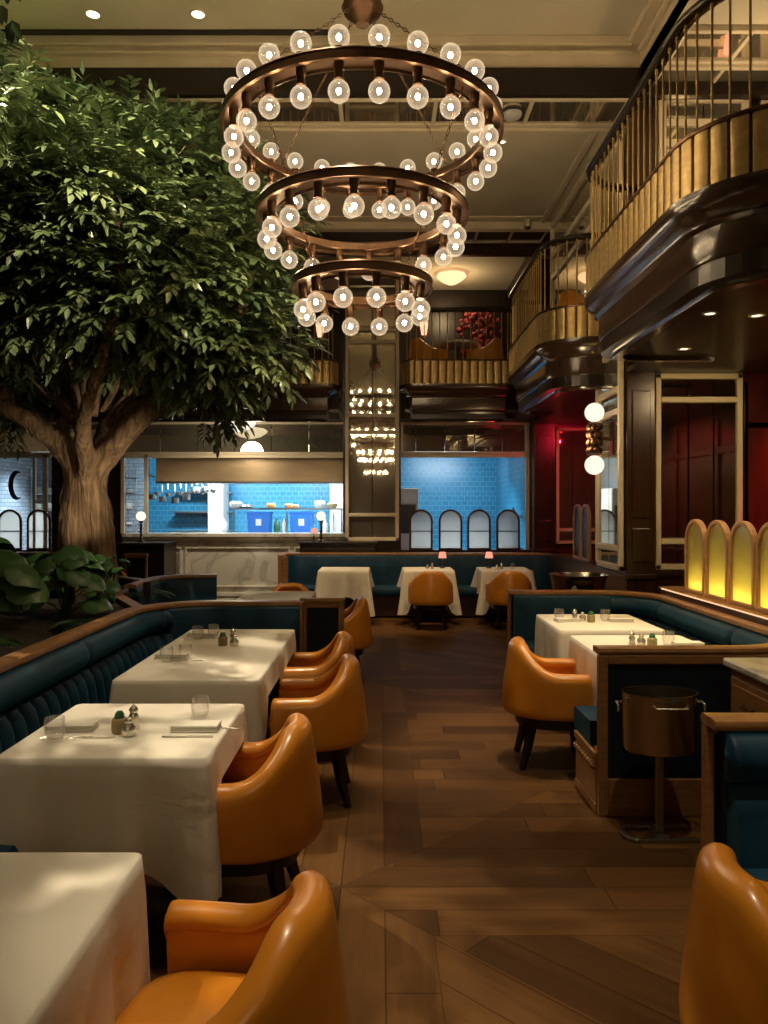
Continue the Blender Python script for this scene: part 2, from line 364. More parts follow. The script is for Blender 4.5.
def fillet(pts, r, n=10):
    """XY polyline with rounded inner corners; r a number or one per inner corner"""
    P = [Vector(p) for p in pts]; out = [tuple(P[0])]
    for i in range(1, len(P) - 1):
        rr = r if not hasattr(r, '__len__') else r[i - 1]
        a, b, c = P[i - 1], P[i], P[i + 1]; u = (a - b).normalized(); v = (c - b).normalized()
        if rr <= 0: out.append(tuple(b)); continue
        ang = u.angle(v); t = rr / math.tan(ang / 2); ce = b + (u + v).normalized() * (rr / sin(ang / 2))
        s = b + u * t; e = b + v * t; a0 = math.atan2(s.y - ce.y, s.x - ce.x); a1 = math.atan2(e.y - ce.y, e.x - ce.x)
        da = (a1 - a0 + pi) % (2 * pi) - pi
        for k in range(n + 1): out.append((ce.x + rr * cos(a0 + da * k / n), ce.y + rr * sin(a0 + da * k / n)))
    out.append(tuple(P[-1])); return out
def resample(path, step):
    P = [Vector(p) for p in path]; L = [0]
    for a, b in zip(P, P[1:]): L.append(L[-1] + (b - a).length)
    n = max(2, int(round(L[-1] / step))); out = []; j = 0
    for k in range(n + 1):
        s = L[-1] * k / n
        while j < len(P) - 2 and L[j + 1] < s: j += 1
        f = 0 if L[j + 1] == L[j] else (s - L[j]) / (L[j + 1] - L[j]); out.append(tuple(P[j].lerp(P[j + 1], min(1, f))))
    return out

# ================================================================ ROOM
XL, XR, YF, YB = -6.6, 4.7, -9.0, 12.5
ZB = 3.47            # balcony floor level
ZS = 2.93            # soffit under the balconies
struct('floor', MB().box(XL, XR, YF, 16.6, -.1, 0), 'floor')
# ceilings
struct('ceiling', MB().box(-4.2, 2.5, YF, 7.4, 6.17, 6.3), 'cream')
struct('ceiling_lower', MB().box(XL, XR, 7.98, 10.75, 5.6, 5.75), 'cream')
struct('ceiling_far', MB().box(XL, XR, 11.6, 14.2, 5.6, 5.75), 'cream')
struct('ceiling_right_gallery', MB().box(2.5, XR, YF, 7.98, 5.76, 5.9), 'cream')
struct('ceiling_left_gallery', MB().box(XL, -4.2, YF, 7.98, 5.6, 5.75), 'cream')
struct('trim_1', MB().box(2.5, 2.6, YF, 7.4, 5.75, 6.3).box(-4.3, -4.2, YF, 7.4, 5.75, 6.3), 'creamf')      # raised ceiling sides
struct('trim_2', MB().box(-4.2, 2.5, 7.4, 7.5, 5.86, 6.3), 'creamf')                                        # cream riser
struct('trim_3', MB().box(XL, XR, 7.36, 7.42, 5.60, 5.86).box(XL, XR, 7.42, 7.98, 5.66, 5.86), 'darkw')      # dark beam
struct('trim_4', MB().box(-4.2, 2.42, 7.34, 7.4, 5.99, 6.02).box(-4.2, 2.42, 7.35, 7.4, 6.08, 6.17).box(2.38, 2.5, YF, 7.4, 6.10, 6.17).box(2.44, 2.5, YF, 7.3, 5.98, 6.02), 'creamf', bevel=.012)
struct('trim_5', MB().box(-4.2, -.35, 7.27, 7.34, 6.155, 6.172), 'black')     # dark slot in the ceiling
struct('trim_6', MB().box(-4.2, 2.5, 7.98, 8.06, 5.56, 5.6).box(2.2, 2.28, 8.06, 10.6, 5.57, 5.6).box(2.40, 2.5, 8.06, 10.75, 5.5, 5.6).box(-4.2, 2.5, 10.62, 10.75, 5.5, 5.6).box(-4.2, 2.2, 10.4, 10.46, 5.575, 5.6), 'creamf', bevel=.01)
struct('trim_7', MB().box(XL, XR, 10.75, 11.6, 5.66, 5.80).box(XL, XR, 11.55, 11.65, 5.45, 5.66), 'mahog')
struct('trim_8', MB().box(XL, XR, 13.95, 14.05, 5.3, 5.6).box(2.3, 2.45, 11.65, 14, 5.45, 5.6), 'darkw')
# walls
struct('wall_left', MB().box(XL - .1, XL, YF, 16.6, 0, 6.3), 'mahog')
struct('wall_right', MB().box(XR, XR + .1, YF, 16.6, ZB, 6.3), 'mahog')
struct('wall_right_lower', MB().box(XR, XR + .1, YF, 12.5, 0, ZB), 'redw')
struct('wall_front', MB().box(XL, XR, YF - .1, YF, 0, 6.3), 'mahog')
struct('wall_upper_back', MB().box(XL, XR, 14.0, 14.1, ZB, 5.6), 'darkw')
struct('wall_kitchen_back', MB().box(XL, 3.4, 16.0, 16.1, 0, 2.75), 'bluetile')
struct('ceiling_kitchen', MB().box(XL, 3.4, 12.62, 16.1, 2.72, 2.8), 'white')
struct('wall_kitchen_right', MB().box(2.42, 2.5, 12.62, 16, 0, 2.72), 'bluetile_y')
# back wall: piers, transoms, low walls round the openings
bw = MB(); bw.box(-.50, .30, 12.5, 12.62, 0, 5.6).box(2.42, 3.4, 12.5, 12.62, 0, ZB).box(-5.33, -4.16, 12.5, 12.62, 0, ZB)
bw.box(XL, 2.42, 12.5, 12.62, 3.10, ZB)
struct('wall_back', bw, 'darkw')
lw = MB(); lw.box(.30, 2.42, 12.42, 12.62, 0, .97).box(XL, -5.33, 12.42, 12.62, 0, .97)
struct('wall_back_low', lw, 'mahog')
# slab under the galleries
struct('ceiling_under_gallery', MB().box(2.42, XR, YF, 12.5, ZS + .05, ZS + .1).box(XL, -.62, 11.3, 12.5, ZS + .12, ZS + .17).box(.37, 2.42, 11.3, 12.5, ZS + .12, ZS + .17), 'darkw')
struct('floor_gallery', MB().box(2.42, XR, YF, 14.1, ZB - .08, ZB).box(XL, -.62, 11.35, 12.5, ZB - .08, ZB).box(.37, 2.42, 11.35, 12.5, ZB - .08, ZB).box(XL, 2.42, 12.5, 14.1, ZB - .08, ZB), 'darkw')

# right-hand piers (run from floor to upper ceiling)
def pier(x0, x1, y0, y1, n, m='mahog'):
    b = MB(); b.box(x0, x1, y0, y1, 0, 5.6)
    b.box(x0 - .03, x1 + .03, y0 - .03, y1, 0, .16).box(x0 - .02, x1 + .02, y0 - .02, y1, .95, 1.0).box(x0 - .035, x1 + .02, y0 - .035, y1, .62, .66)
    b.box(x0 + .05, x1 - .05, y0 - .015, y0, 1.12, 1.45).box(x0 + .05, x1 - .05, y0 - .015, y0, 1.55, 2.8)
    return struct('wall_pier_%d' % n, b, m, bevel=.008)
pier(2.42, 2.70, 7.55, 8.5, 1)
pier(2.44, 2.78, 12.2, 12.6, 2)
# wall across the right side room with wainscot, red beyond the mirror
rw = MB(); rw.box(2.70, XR, 7.68, 7.78, 0, ZS + .05); struct('wall_right_cross', rw, 'redw')
wn = MB(); wn.box(2.70, XR, 7.60, 7.68, 0, .98); wn.box(2.68, XR, 7.57, 7.68, .98, 1.03)
for k in range(5): wn.box(2.78 + k * .38, 3.08 + k * .38, 7.585, 7.6, .3, .88)
struct('trim_9', wn, 'mahog', bevel=.006)
st = MB()
for k in range(4): st.box(3.62 + .0, 3.66, 7.65, 7.68, 1.03, 2.9); st.box(3.66, XR, 7.65, 7.68, 2.45, 2.50)
for k in range(7): st.box(XR - .03, XR, -3 + k * 1.5, -2.9 + k * 1.5, .0, 2.9)
st.box(XR - .03, XR, YF, 7.6, 2.4, 2.5).box(XR - .04, XR, YF, 7.6, .95, 1.02)
struct('trim_10', st, 'redw', bevel=.006)
struct('wall_right_far', MB().box(2.78, XR, 12.3, 12.4, 0, ZS + .05), 'redw')
struct('wall_upper_cross', MB().box(2.70, XR, 7.62, 7.72, ZB, 5.76), 'darkw')

# ================================================================ MIRRORS
def mirror(label, loc, rz, W, H, xs=(), zs=(), fw=.06, m='mirror', name='wall_mirror', cat='mirror', group=None, d=.05):
    t = thing(name, label, cat, loc, rz, group)       # faces local -Y, x 0..W, z 0..H
    f = MB(); f.box(0, fw, -d, 0, 0, H).box(W - fw, W, -d, 0, 0, H).box(0, W, -d, 0, 0, fw).box(0, W, -d, 0, H - fw, H)
    for z in zs: f.box(fw, W - fw, -d, 0, z - fw / 2, z + fw / 2)
    f.build('frame', 'creamf', t, bevel=.008)
    edges = [fw] + [z for z in zs] + [H - fw]
    xe = [fw] + list(xs) + [W - fw]
    p = MB()
    for a, b in zip(edges, edges[1:]):
        za = a + (fw / 2 if a != fw else 0); zb = b - (fw / 2 if b != H - fw else 0)
        for x0, x1 in zip(xe, xe[1:]): p.box(x0 + .004, x1 - .004, -.022 + random.uniform(-.002, .002), -.004, za + .003, zb - .003)
    p.build('pane', m, t, bevel=.006)
    return t
mirror('tall cream-framed mirror panel on the centre pillar reflecting the chandelier bulbs', (-.555, 12.42, 1.12), 0, .86, 4.3, (.43,), (.42, 1.75, 2.02, 3.2, 3.4), .055, d=.08)
struct('wall_pillar', MB().box(-.60, .34, 12.43, 12.5, 0, 5.6), 'mahog')
mirror('large cream-framed mirror on the red wall behind the lit arched screens', (2.72, 7.64, 1.04), 0, .86, 1.94, (.33, .58), (.28, 1.68), .055, m='mirror_dark')
mirror('narrow cream-framed mirror on the side of the pier behind the globe sconce', (2.41, 8.45, 1.02), -pi / 2, .85, 4.3, (.42,), (.22, 1.6, 1.82, 2.2), .06)
mirror('cream-framed mirror glowing red under the far rounded balcony', (2.80, 12.28, 1.08), 0, .78, 1.85, (.26, .5), (.22,), .05)
mirror('long low mirror band over the left kitchen window', (-4.16, 12.49, 2.52), 0, 3.62, .52, [.6 * k for k in range(1, 6)], (), .035)
mirror('low mirror band over the right kitchen window', (.33, 12.49, 2.52), 0, 2.06, .52, (.25, .72, 1.2, 1.65), (), .04)
mirror('low mirror band over the far left window behind the tree', (-6.55, 12.49, 2.52), 0, 2.3, .52, (.6, 1.2, 1.8), (), .035)
mirror('upper gallery mirror with cream frame behind the near rounded balcony', (2.74, 7.61, ZB + .05), 0, .90, 2.2, (.45,), (1.72, 1.92), .075)
mirror('upper gallery mirror in cream frame right of the cross wall panel', (3.75, 7.61, ZB + .05), 0, .8, 2.2, (.4,), (1.72,), .075)
mirror('upper gallery mirror in cream frame along the side of the upper pier', (2.41, 10.7, ZB + .15), -pi / 2, 2.1, 1.95, (.7, 1.4), (1.2, 1.5), .07)
# ceiling mirror strips (flat, facing down)
def ceil_mirror(label, x0, x1, y0, y1, z, n, m='mirror'):
    t = thing('ceiling_mirror', label, 'mirror', (x0, y0, z)); W = x1 - x0; D = y1 - y0
    f = MB(); f.box(0, W, 0, .05, -.02, .05).box(0, W, D - .05, D, -.02, .05)
    for k in range(n + 1): x = W * k / n; f.box(max(0, x - .02), min(W, x + .02), .05, D - .05, -.02, .05)
    f.build('frame', 'creamf', t, bevel=.006)
    p = MB()
    for k in range(n): p.box(W * k / n + .02, W * (k + 1) / n - .02, .05, D - .05, 0, .02)
    p.build('pane', m, t)
ceil_mirror('long mirror strip set in the ceiling behind the chandelier', -3.2, 2.42, 7.43, 7.97, 5.61, 6)
ceil_mirror('narrow dark mirror strip in the ceiling far above the back balcony', .9, 2.4, 10.8, 11.5, 5.62, 3, 'mirror_dark')

ceil_mirror('cream-framed ceiling mirror above the near rounded balcony', 2.62, 3.75, 6.55, 7.05, 5.73, 2)
ceil_mirror('second cream-framed ceiling mirror above the near balcony, by the wall', 2.62, 3.75, 7.1, 7.55, 5.73, 2)
# ================================================================ BALCONIES
bal_mesh = None
def baluster_mesh():
    b = MB(); b.cyl((0, 0), .0075, .0, .72, 8); b.lathe([(0, .0), (.014, 0), (.014, .02), (.008, .035)], n=8); b.lathe([(.008, .69), (.013, .705), (.013, .72), (0, .72)], n=8)
    b.sphere((0, 0, .68), .013, 8, 6); return b
BAY = [( .0, -.52), (.05, -.52), (.06, -.49), (.05, -.46), (.11, -.42), (.13, -.38), (.14, -.35), (.12, -.33), (.10, -.30), (.10, -.14), (.14, -.12), (.18, -.10), (.21, -.06), (.24, -.03), (.25, .0), (.25, .02), (0, .02)]
def balcony(label, path, side, slab):
    t = thing('balcony', label, 'balcony')
    MB().prism(slab, ZS + .03, ZB - .002).build('slab', 'darkw', t)
    # path is the outer face of the brass band; the stepped cornice sits under it
    prof = [(-.30, ZS), (-.22, ZS), (-.21, ZS + .03), (-.19, ZS + .045), (-.18, ZS + .08), (-.15, ZS + .10), (-.145, ZS + .13), (-.11, ZS + .15), (-.10, ZS + .185),
            (-.10, ZS + .33), (-.07, ZS + .35), (-.06, ZS + .38), (-.02, ZS + .41), (.01, ZS + .45), (.02, ZS + .49), (.02, ZS + .52), (-.30, ZS + .52)]
    MB().sweep(path, prof, side).build('cornice', 'cornice', t, smooth=35)
    dn = resample(path, .0096)
    base = [(-.10, ZB - .02), (.0, ZB - .02), (.0, ZB + .31), (-.10, ZB + .31)]
    def flute(L, j, o, z):
        if j in (1, 2): q = (L / .115) % 1.0; o = o - .010 + .012 * sqrt(max(0, sin(pi * q))) - (.03 if q < .06 or q > .94 else 0)
        return o, z
    MB().sweep(dn, base, side, fn=flute).build('fluted_brass_band', 'brass', t, smooth=30)
    MB().sweep(path, [(-.11, ZB + .31), (.012, ZB + .31), (.014, ZB + .325), (.006, ZB + .335), (-.11, ZB + .335)], side).build('band_cap', 'bronze', t, smooth=40)
    hz = ZB + 1.03
    MB().sweep(path, [(-.085, hz), (-.015, hz), (-.002, hz + .012), (0, hz + .03), (-.015, hz + .048), (-.05, hz + .056), (-.085, hz + .048), (-.1, hz + .03), (-.098, hz + .012)], side).build('handrail', 'black_metal', t, smooth=50)
    pts = resample(path, .115); src = None
    for i in range(1, len(pts) - 1):
        a, b = Vector(pts[i - 1]), Vector(pts[i + 1]); d = (b - a).normalized(); nr = Vector((-d.y, d.x)) * side
        p = Vector(pts[i]) - nr * .05
        if src is None: src = baluster_mesh().build('baluster', 'brass', t, smooth=50, loc=(p.x, p.y, ZB + .33))
        else: copy_part(src, t, (p.x, p.y, ZB + .33))
    return t
M['black_metal'] = mat('dark_bronze_rail', (.05, .04, .03), .25, .8)
b1 = fillet([(3.35, 4.02), (1.75, 4.02), (1.75, 6.98), (2.9, 6.98)], (.62, .5), 14)
balcony('nearest rounded balcony with brass rails, upper right', b1, -1 if False else 1, b1[:0] + [(x, y) for x, y in fillet([(3.4, 4.14), (1.87, 4.14), (1.87, 6.86), (3.4, 6.86)], (.5, .4), 8)])
b2 = fillet([(2.41, 8.08), (1.74, 8.08), (1.74, 10.82), (2.35, 10.82)], (.55, .45), 14)
balcony('second rounded balcony with brass rails beyond the near one', b2, 1, fillet([(2.41, 8.2), (1.86, 8.2), (1.86, 10.7), (2.41, 10.7)], (.45, .35), 8))
b3 = fillet([(2.0, 11.34), (1.90, 11.14), (.40, 11.14), (.30, 11.34)], (.12, .12), 6)
balcony('back balcony right of the mirrored pillar with fluted brass base', b3, 1, [(2.0, 11.36), (1.85, 11.3), (.45, 11.3), (.3, 11.36)])
b4 = fillet([(-.60, 11.34), (-.70, 11.14), (-4.6, 11.14), (-4.8, 11.34)], (.12, .12), 6)
balcony('back balcony left of the mirrored pillar, half behind the tree', b4, 1, [(-.6, 11.36), (-.75, 11.3), (-4.5, 11.3), (-4.8, 11.36)])

# ================================================================ DINING CHAIRS
def make_chair(label):
    t = thing('dining_chair', label, 'chair')
    # centre line of the shell seen from above: U open to +Y
    Wd = .262
    path = [(Wd, .205), (Wd + .004, .15), (Wd + .004, .07), (Wd, 0)]
    for k in range(1, 16):
        a = pi * k / 16; path.append((Wd * cos(a) * (1 + .06 * sin(a) ** 2 * abs(cos(a))), -.275 * sin(a) ** .85))
    path += [(-Wd, 0), (-Wd - .004, .07), (-Wd - .004, .15), (-Wd, .205)]
    path = resample(path, .03)
    L = sum(hypot(b[0] - a[0], b[1] - a[1]) for a, b in zip(path, path[1:]))
    # profile: inner bottom -> inner top -> roll -> outer
    prof = [(-.026, .36), (-.030, .50), (-.034, .9), (-.032, .945), (-.014, .985), (.014, 1.0), (.044, .985), (.060, .95), (.057, .912), (.038, .888), (.016, .882), (.018, .862), (.024, .5), (.014, .36), (-.0, .34)]
    def fn(l, j, o, z):
        u = abs(l / L - .5) * 2                      # 0 at back, 1 at the arm fronts
        s = min(1, max(0, (u - .16) / .50)); s = s * s * (3 - 2 * s)
        top = .80 - .175 * s
        if z >= .87: zz = top - (1.0 - z) * .62
        else:
            zz = .335 + (z - .34) / (.88 - .34) * (top - .0744 - .335)
        tap = (1 - (zz - .335) / .4) * .035 if zz < .735 else 0     # shell narrows to the seat
        lean = .03 * max(0, (zz - .6) / .2) * (1 - s)
        return o - tap * (.4 + .6 * (1 - u)) + lean, zz
    MB().sweep(path, prof, -1, fn=fn).build('shell', 'leather', t, smooth=170, sub=1)
    # seat cushion
    s = MB(); n = 28; rows = [(.0, .36, .9), (.0, .38, 1.0), (0, .44, 1.02), (0, .465, .97), (0, .475, .85), (0, .48, .5)]
    vs = []; fs = []
    for (_, z, k) in rows:
        for i in range(n):
            a = 2 * pi * i / n; cx_, sy_ = cos(a), sin(a)
            x = .235 * k * math.copysign(abs(cx_) ** .55, cx_); y = .0 + .235 * k * math.copysign(abs(sy_) ** .6, sy_)
            if y < 0: x *= 1 - .25 * (abs(y) / .22) ** 2
            vs.append((x, y, z))
    for r in range(len(rows) - 1):
        for i in range(n): j = (i + 1) % n; fs.append((r * n + i, r * n + j, (r + 1) * n + j, (r + 1) * n + i))
    fs.append(tuple((len(rows) - 1) * n + i for i in range(n))); fs.append(tuple(range(n))[::-1])
    s.add(vs, fs).build('seat', 'leather', t, smooth=60)
    low = [(x * .88, y * .88) for x, y in path]
    fr = MB(); loop = low + [(-.2, .20), (.2, .20)]
    fr.prism([(x * 1.0, y * 1.0) for x, y in loop], .262, .345); fr.build('seat_frame', 'black', t, bevel=.006)
    def fnb(l, j, o, z):
        return o + .003 * sin(l * 2 * pi / .02), z
    MB().sweep(resample(low, .005), [(-.0, .333), (.014, .333), (.016, .339), (.014, .345), (0, .345)], -1, fn=fnb).build('nailhead_trim', 'stud', t)
    for sx in (-1, 1):
        l = MB(); l.tube([(sx * .195, .165, .30), (sx * .20, .17, .15), (sx * .205, .175, 0)], [.037, .029, .019], 4); l.build('leg', 'black', t)
        l = MB(); l.tube([(sx * .16, -.15, .30), (sx * .17, -.175, .15), (sx * .19, -.215, 0)], [.037, .029, .019], 4); l.build('leg', 'black', t)
    return t
LW = 'left of the aisle'
chair = make_chair('nearest tan leather tub chair, at the bottom of the photo beside the front table')
chair.location = (-.39, 1.74, 0); chair.rotation_euler.z = pi / 2 - .12
G = 'tan leather tub chairs'
chair['group'] = G
for x, y, rz, lab in [
    (-.56, 3.12, pi / 2, 'tan leather tub chair pushed up to the second table from the front left'),
    (-.40, 4.42, pi / 2 + .05, 'tan leather tub chair at the near end of the long double table'),
    (-.47, 5.24, pi / 2 + .08, 'tan leather tub chair at the far end of the long double table'),
    (-.40, 7.35, pi / 2 + .1, 'tan leather tub chair in the aisle just past the left partition'),
    (-1.02, 8.55, pi, 'tan leather tub chair whose curved back top shows over the left partition'),
    (1.125, 5.02, -pi / 2 - .08, 'tan leather tub chair right of the aisle, at the near table of the right booth'),
    (1.07, 1.85, -pi / 2 - .08, 'tan leather tub chair cut off by the bottom right corner of the photo'),
    (.70, 10.62, 0, 'tan leather tub chair with its back to us at the middle far table'),
    (1.78, 10.62, 0, 'tan leather tub chair at the right far table, half behind the right booth'),
    (-3.35, 10.6, -pi / 2 + .5, 'tan tub chair behind the tree trunk near the dark sideboard'),
    (2.50, 5.35, -pi / 2, 'tan leather tub chair upstairs on the near rounded balcony'),
    (2.45, 9.35, -pi / 2 + .3, 'tan leather tub chair upstairs on the second rounded balcony'),
    (.75, 12.0, -pi / 2 + .4, 'tan tub chair upstairs, left of the table on the back balcony'),
    (1.62, 12.0, pi / 2 - .4, 'tan tub chair upstairs, right of the table on the back balcony'),
]:
    z = ZB if 'upstairs' in lab else 0
    dup(chair, (x, y, z), rz, lab, G)

# ================================================================ TABLES AND CLOTHS
def smooth01(a): a = min(1, max(0, a)); return a * a * (3 - 2 * a)
def cloth_mesh(hx, hy, drops, cdrop, seed, z=.757, notch=None, fl=.022):
    """drops: front(-Y), right(+X), back(+Y), left(-X); corners hang to cdrop (4: FR, BR, BL, FL)"""
    rnd = random.Random(seed); r = .025; per = []
    cs = [(-hx, -hy), (hx, -hy), (hx, hy), (-hx, hy)]
    dirs = [(1, 0), (0, 1), (-1, 0), (0, -1)]; nrm = [(0, -1), (1, 0), (0, 1), (-1, 0)]
    ph = [rnd.uniform(0, 6.28) for _ in range(12)]; NS = 36
    for s in range(4):
        a = Vector(cs[s]); b = Vector(cs[(s + 1) % 4]); Ls = (b - a).length; n = Vector(nrm[s])
        for k in range(NS):
            u = (k + .5) / NS; L = r + u * (Ls - 2 * r); p = a + Vector(dirs[s]) * L
            t = 2 * u - 1; c0 = cdrop[(s + 3) % 4]; c1 = cdrop[s]; q = smooth01((abs(t) * Ls / 2 - (Ls / 2 - .26)) / .26)
            dr = drops[s] + ((c1 if t > 0 else c0) - drops[s]) * q ** 1.3
            if notch and s in notch:
                for (lo, hi, d) in notch[s]:
                    g = smooth01((L - lo) / .10) * smooth01((hi - L) / .10); dr = dr + (d - dr) * g
            per.append((p, n, dr, q, L + s * 1.7, s))
        corner = a + Vector(dirs[s]) * Ls; cc = corner - Vector(dirs[s]) * r - n * r
        n2 = Vector(nrm[(s + 1) % 4])
        for k in range(1, 6):
            al = (pi / 2) * k / 6; nn_ = n * cos(al) + n2 * sin(al)
            per.append((cc + nn_ * r, nn_, cdrop[s], 1 + .6 * sin(2 * al), 9, s))
    N = len(per); R = 16; vs = []; fs = []
    # top: shrink rings
    for k in (.0, .5, .9, .985):
        if k == 0: vs.append((0, 0, z)); continue
        for (p, n, *_x) in per: vs.append((p.x * k, p.y * k, z))
    for i in range(N): fs.append((0, 1 + i, 1 + (i + 1) % N))
    for ring in range(2):
        for i in range(N): j = (i + 1) % N; fs.append((1 + ring * N + i, 1 + (ring + 1) * N + i, 1 + (ring + 1) * N + j, 1 + ring * N + j))
    base = 1 + 2 * N
    for row in range(R + 1):
        v = row / R
        for (p, n, dr, q, L, s) in per:
            f = (.5 * sin(L * 19 + ph[s]) + .35 * sin(L * 31 + ph[s + 4]) + .25 * sin(L * 9 + ph[s + 8]))
            out = .004 + .006 * min(1, v * 6) + .008 * v + (.026 * f * v ** 1.1) * (1 - .3 * min(1, q)) + fl * max(0, q - .5) * v ** 1.1
            if dr < .2: out = .004 + .02 * v
            zz = z - .006 - dr * v - (.012 * sin(L * 23 + ph[0]) * v * (dr > .2))
            if row == 0: out = .003; zz = z - .003
            vs.append((p.x + n.x * out, p.y + n.y * out, zz))
    for i in range(N): j = (i + 1) % N; fs.append((base + i, base + N + i, base + N + j, base + j))
    base2 = base + N
    for row in range(R):
        for i in range(N): j = (i + 1) % N; fs.append((base2 + row * N + i, base2 + (row + 1) * N + i, base2 + (row + 1) * N + j, base2 + row * N + j))
    return MB().add(vs, fs)
def table(cx, cy, hx, hy, where, drops, cd, seed, notch=None, cloth_label=None):
    t = thing('dining_table', 'table under the white cloth, ' + where, 'table', (cx, cy, 0), 0, 'cloth-covered dining tables')
    MB().box(-hx + .01, hx - .01, -hy + .01, hy - .01, .72, .75).build('table_top', 'black', t)
    MB().cyl((0, 0), .035, .02, .72, 14).build('pedestal', 'black', t, smooth=40)
    MB().lathe([(0, 0), (.2, 0), (.2, .012), (.05, .035), (.035, .05), (0, .05)], n=24).build('base_plate', 'black', t, smooth=40)
    m = cloth_mesh(hx, hy, drops, cd, seed, notch=notch, fl=.10 if seed > 6 else .022)
    o = m.build('tablecloth', 'cloth', smooth=170, loc=(cx, cy, 0))
    tag(o, cloth_label or 'white tablecloth, ' + where, 'tablecloth', 'white tablecloths')
    return o
B = .20   # side that rests towards a banquette seat
table(-1.0, 1.60, .385, .40, 'nearest the camera on the left, cut by the frame', (.40, .36, .40, B), (.54, .54, .3, .3), 1)
table(-1.0, 3.135, .38, .385, 'second from the front left, napkins and tumblers on it', (.40, .36, .40, B), (.50, .50, .3, .3), 2, {1: [(.05, .72, .12)]})
table(-1.01, 4.835, .38, .845, 'long double one before the left partition', (.40, .36, .40, B), (.50, .50, .3, .3), 3, {1: [(.08, .77, .12), (.92, 1.62, .12)]})
table(-1.05, 7.9, .36, .36, 'just past the left partition', (.36, .3, .36, B), (.4, .4, .3, .3), 4)
table(1.72, 5.03, .385, .38, 'nearer of the two in the right booth', (.38, B, .38, .40), (.3, .3, .52, .56), 5)
table(1.70, 6.06, .385, .42, 'farther of the two in the right booth', (.38, B, .38, .42), (.3, .3, .52, .52), 6)
table(-.52, 11.3, .36, .36, 'leftmost of the three at the far banquette', (.38, .36, B, .36), (.62, .36, .36, .62), 7)
table(.70, 11.3, .36, .36, 'middle of the three at the far banquette', (.14, .36, B, .36), (.60, .36, .36, .60), 8)
table(1.82, 11.3, .36, .36, 'rightmost of the three at the far banquette', (.14, .36, B, .36), (.60, .36, .36, .60), 9)
# upstairs table on the back balcony
t = thing('dining_table', 'small white round table upstairs on the back balcony', 'table', (1.2, 12.0, ZB))
MB().lathe([(0, .70), (.33, .70), (.34, .72), (.33, .74), (0, .74)], n=28).build('table_top', 'cloth', t, smooth=40)
MB().cyl((0, 0), .04, 0, .7, 14).build('pedestal', 'black', t)

# ================================================================ BANQUETTES
def clip(path, a, b, step):
    P = resample(path, step); n = len(P) - 1; T = sum(hypot(q[0] - p[0], q[1] - p[1]) for p, q in zip(P, P[1:]))
    return P[int(round(a / T * n)):int(round(min(b, T) / T * n)) + 1]
def plen(path): return sum(hypot(q[0] - p[0], q[1] - p[1]) for p, q in zip(path, path[1:]))
def banquette(label, path, side, seat=.5, top=.93, tuft=True, group='teal velvet banquettes', seat_z=.46, plinth='mahog', trim=(0, 0), soft=None):
    TL = plen(path); soft = (trim[0], TL - trim[1]) if soft is None else soft; body = clip(path, trim[0], TL - trim[1], .04)
    t = thing('banquette', label, 'banquette', (0, 0, 0), 0, group)
    P = resample(path, .04)
    MB().sweep(P, [(-.072, top - .035), (.040, top - .035), (.045, top - .02), (.040, top - .004), (.02, top), (-.06, top), (-.072, top - .004), (-.078, top - .02)], side).build('wood_rail', 'rail', t, smooth=40)
    MB().sweep(body, [(-.028, .04), (.02, .04), (.02, top - .035), (-.028, top - .035)], side).build('back_panel', 'navy', t)
    # flat upholstered stretches, then the bolstered and channelled stretch
    for a_, b_ in ((trim[0], soft[0]), (soft[1], TL - trim[1])):
        if b_ - a_ > .1: MB().sweep(clip(path, a_, b_, .04), [(.02, seat_z - .02), (.085, seat_z - .02), (.07, .7), (.055, top - .06), (.04, top - .038), (.02, top - .035)], side).build('flat_back_pad', 'velvet', t, smooth=50)
    if soft[1] - soft[0] < .1: tuft = None
    # bolster
    n = 9; pr = [(.02, top - .035)] + [(.03 + .075 * sin(pi * k / n) ** .7, top - .035 - .185 * k / n) for k in range(1, n)] + [(.02, top - .22)]
    def seg(L, j, o, z):
        if 0 < j < n: g = abs(((L + .35) / 1.35) % 1 - .5); o -= .03 * smooth01((g - .475) / .025)
        return o, z
    if tuft is not None: MB().sweep(clip(path, soft[0], soft[1], .02), pr, side, fn=seg).build('bolster', 'velvet', t, smooth=170)
    # channelled back
    zs = [top - .22, top - .26, .62, .5, seat_z - .02]
    pr = [(.02, zs[0]), (.055, zs[0]), (.085, zs[1]), (.10, zs[2]), (.115, zs[3]), (.12, zs[4]), (.02, zs[4])]
    def ch(L, j, o, z):
        if tuft and 1 <= j <= 5: o = o - .035 + .055 * sqrt(max(0.0, sin(pi * ((L / .125) % 1))))
        return o, z
    if tuft is not None: MB().sweep(clip(path, soft[0], soft[1], .0125 if tuft else .05), pr, side, fn=ch).build('backrest', 'velvet', t, smooth=40)
    s0 = .10
    MB().sweep(P, [(s0, seat_z - .13), (seat, seat_z - .13), (seat + .02, seat_z - .10), (seat + .02, seat_z - .03), (seat, seat_z), (s0, seat_z + .005)], side).build('seat', 'velvet', t, smooth=50)
    MB().sweep(P, [(.02, .03), (seat - .06, .03), (seat - .06, seat_z - .13), (.02, seat_z - .13)], side).build('plinth', plinth, t)
    return t
pL = fillet([(-1.77, -.6), (-1.77, 5.98), (-.62, 5.98)], .55, 12)
banquette('long teal velvet banquette in front of the planter on the left', pL, -1, .48, soft=(0, 6.45))
MB_ = MB().box(-.62, -.595, 5.82, 6.02, .05, .93)
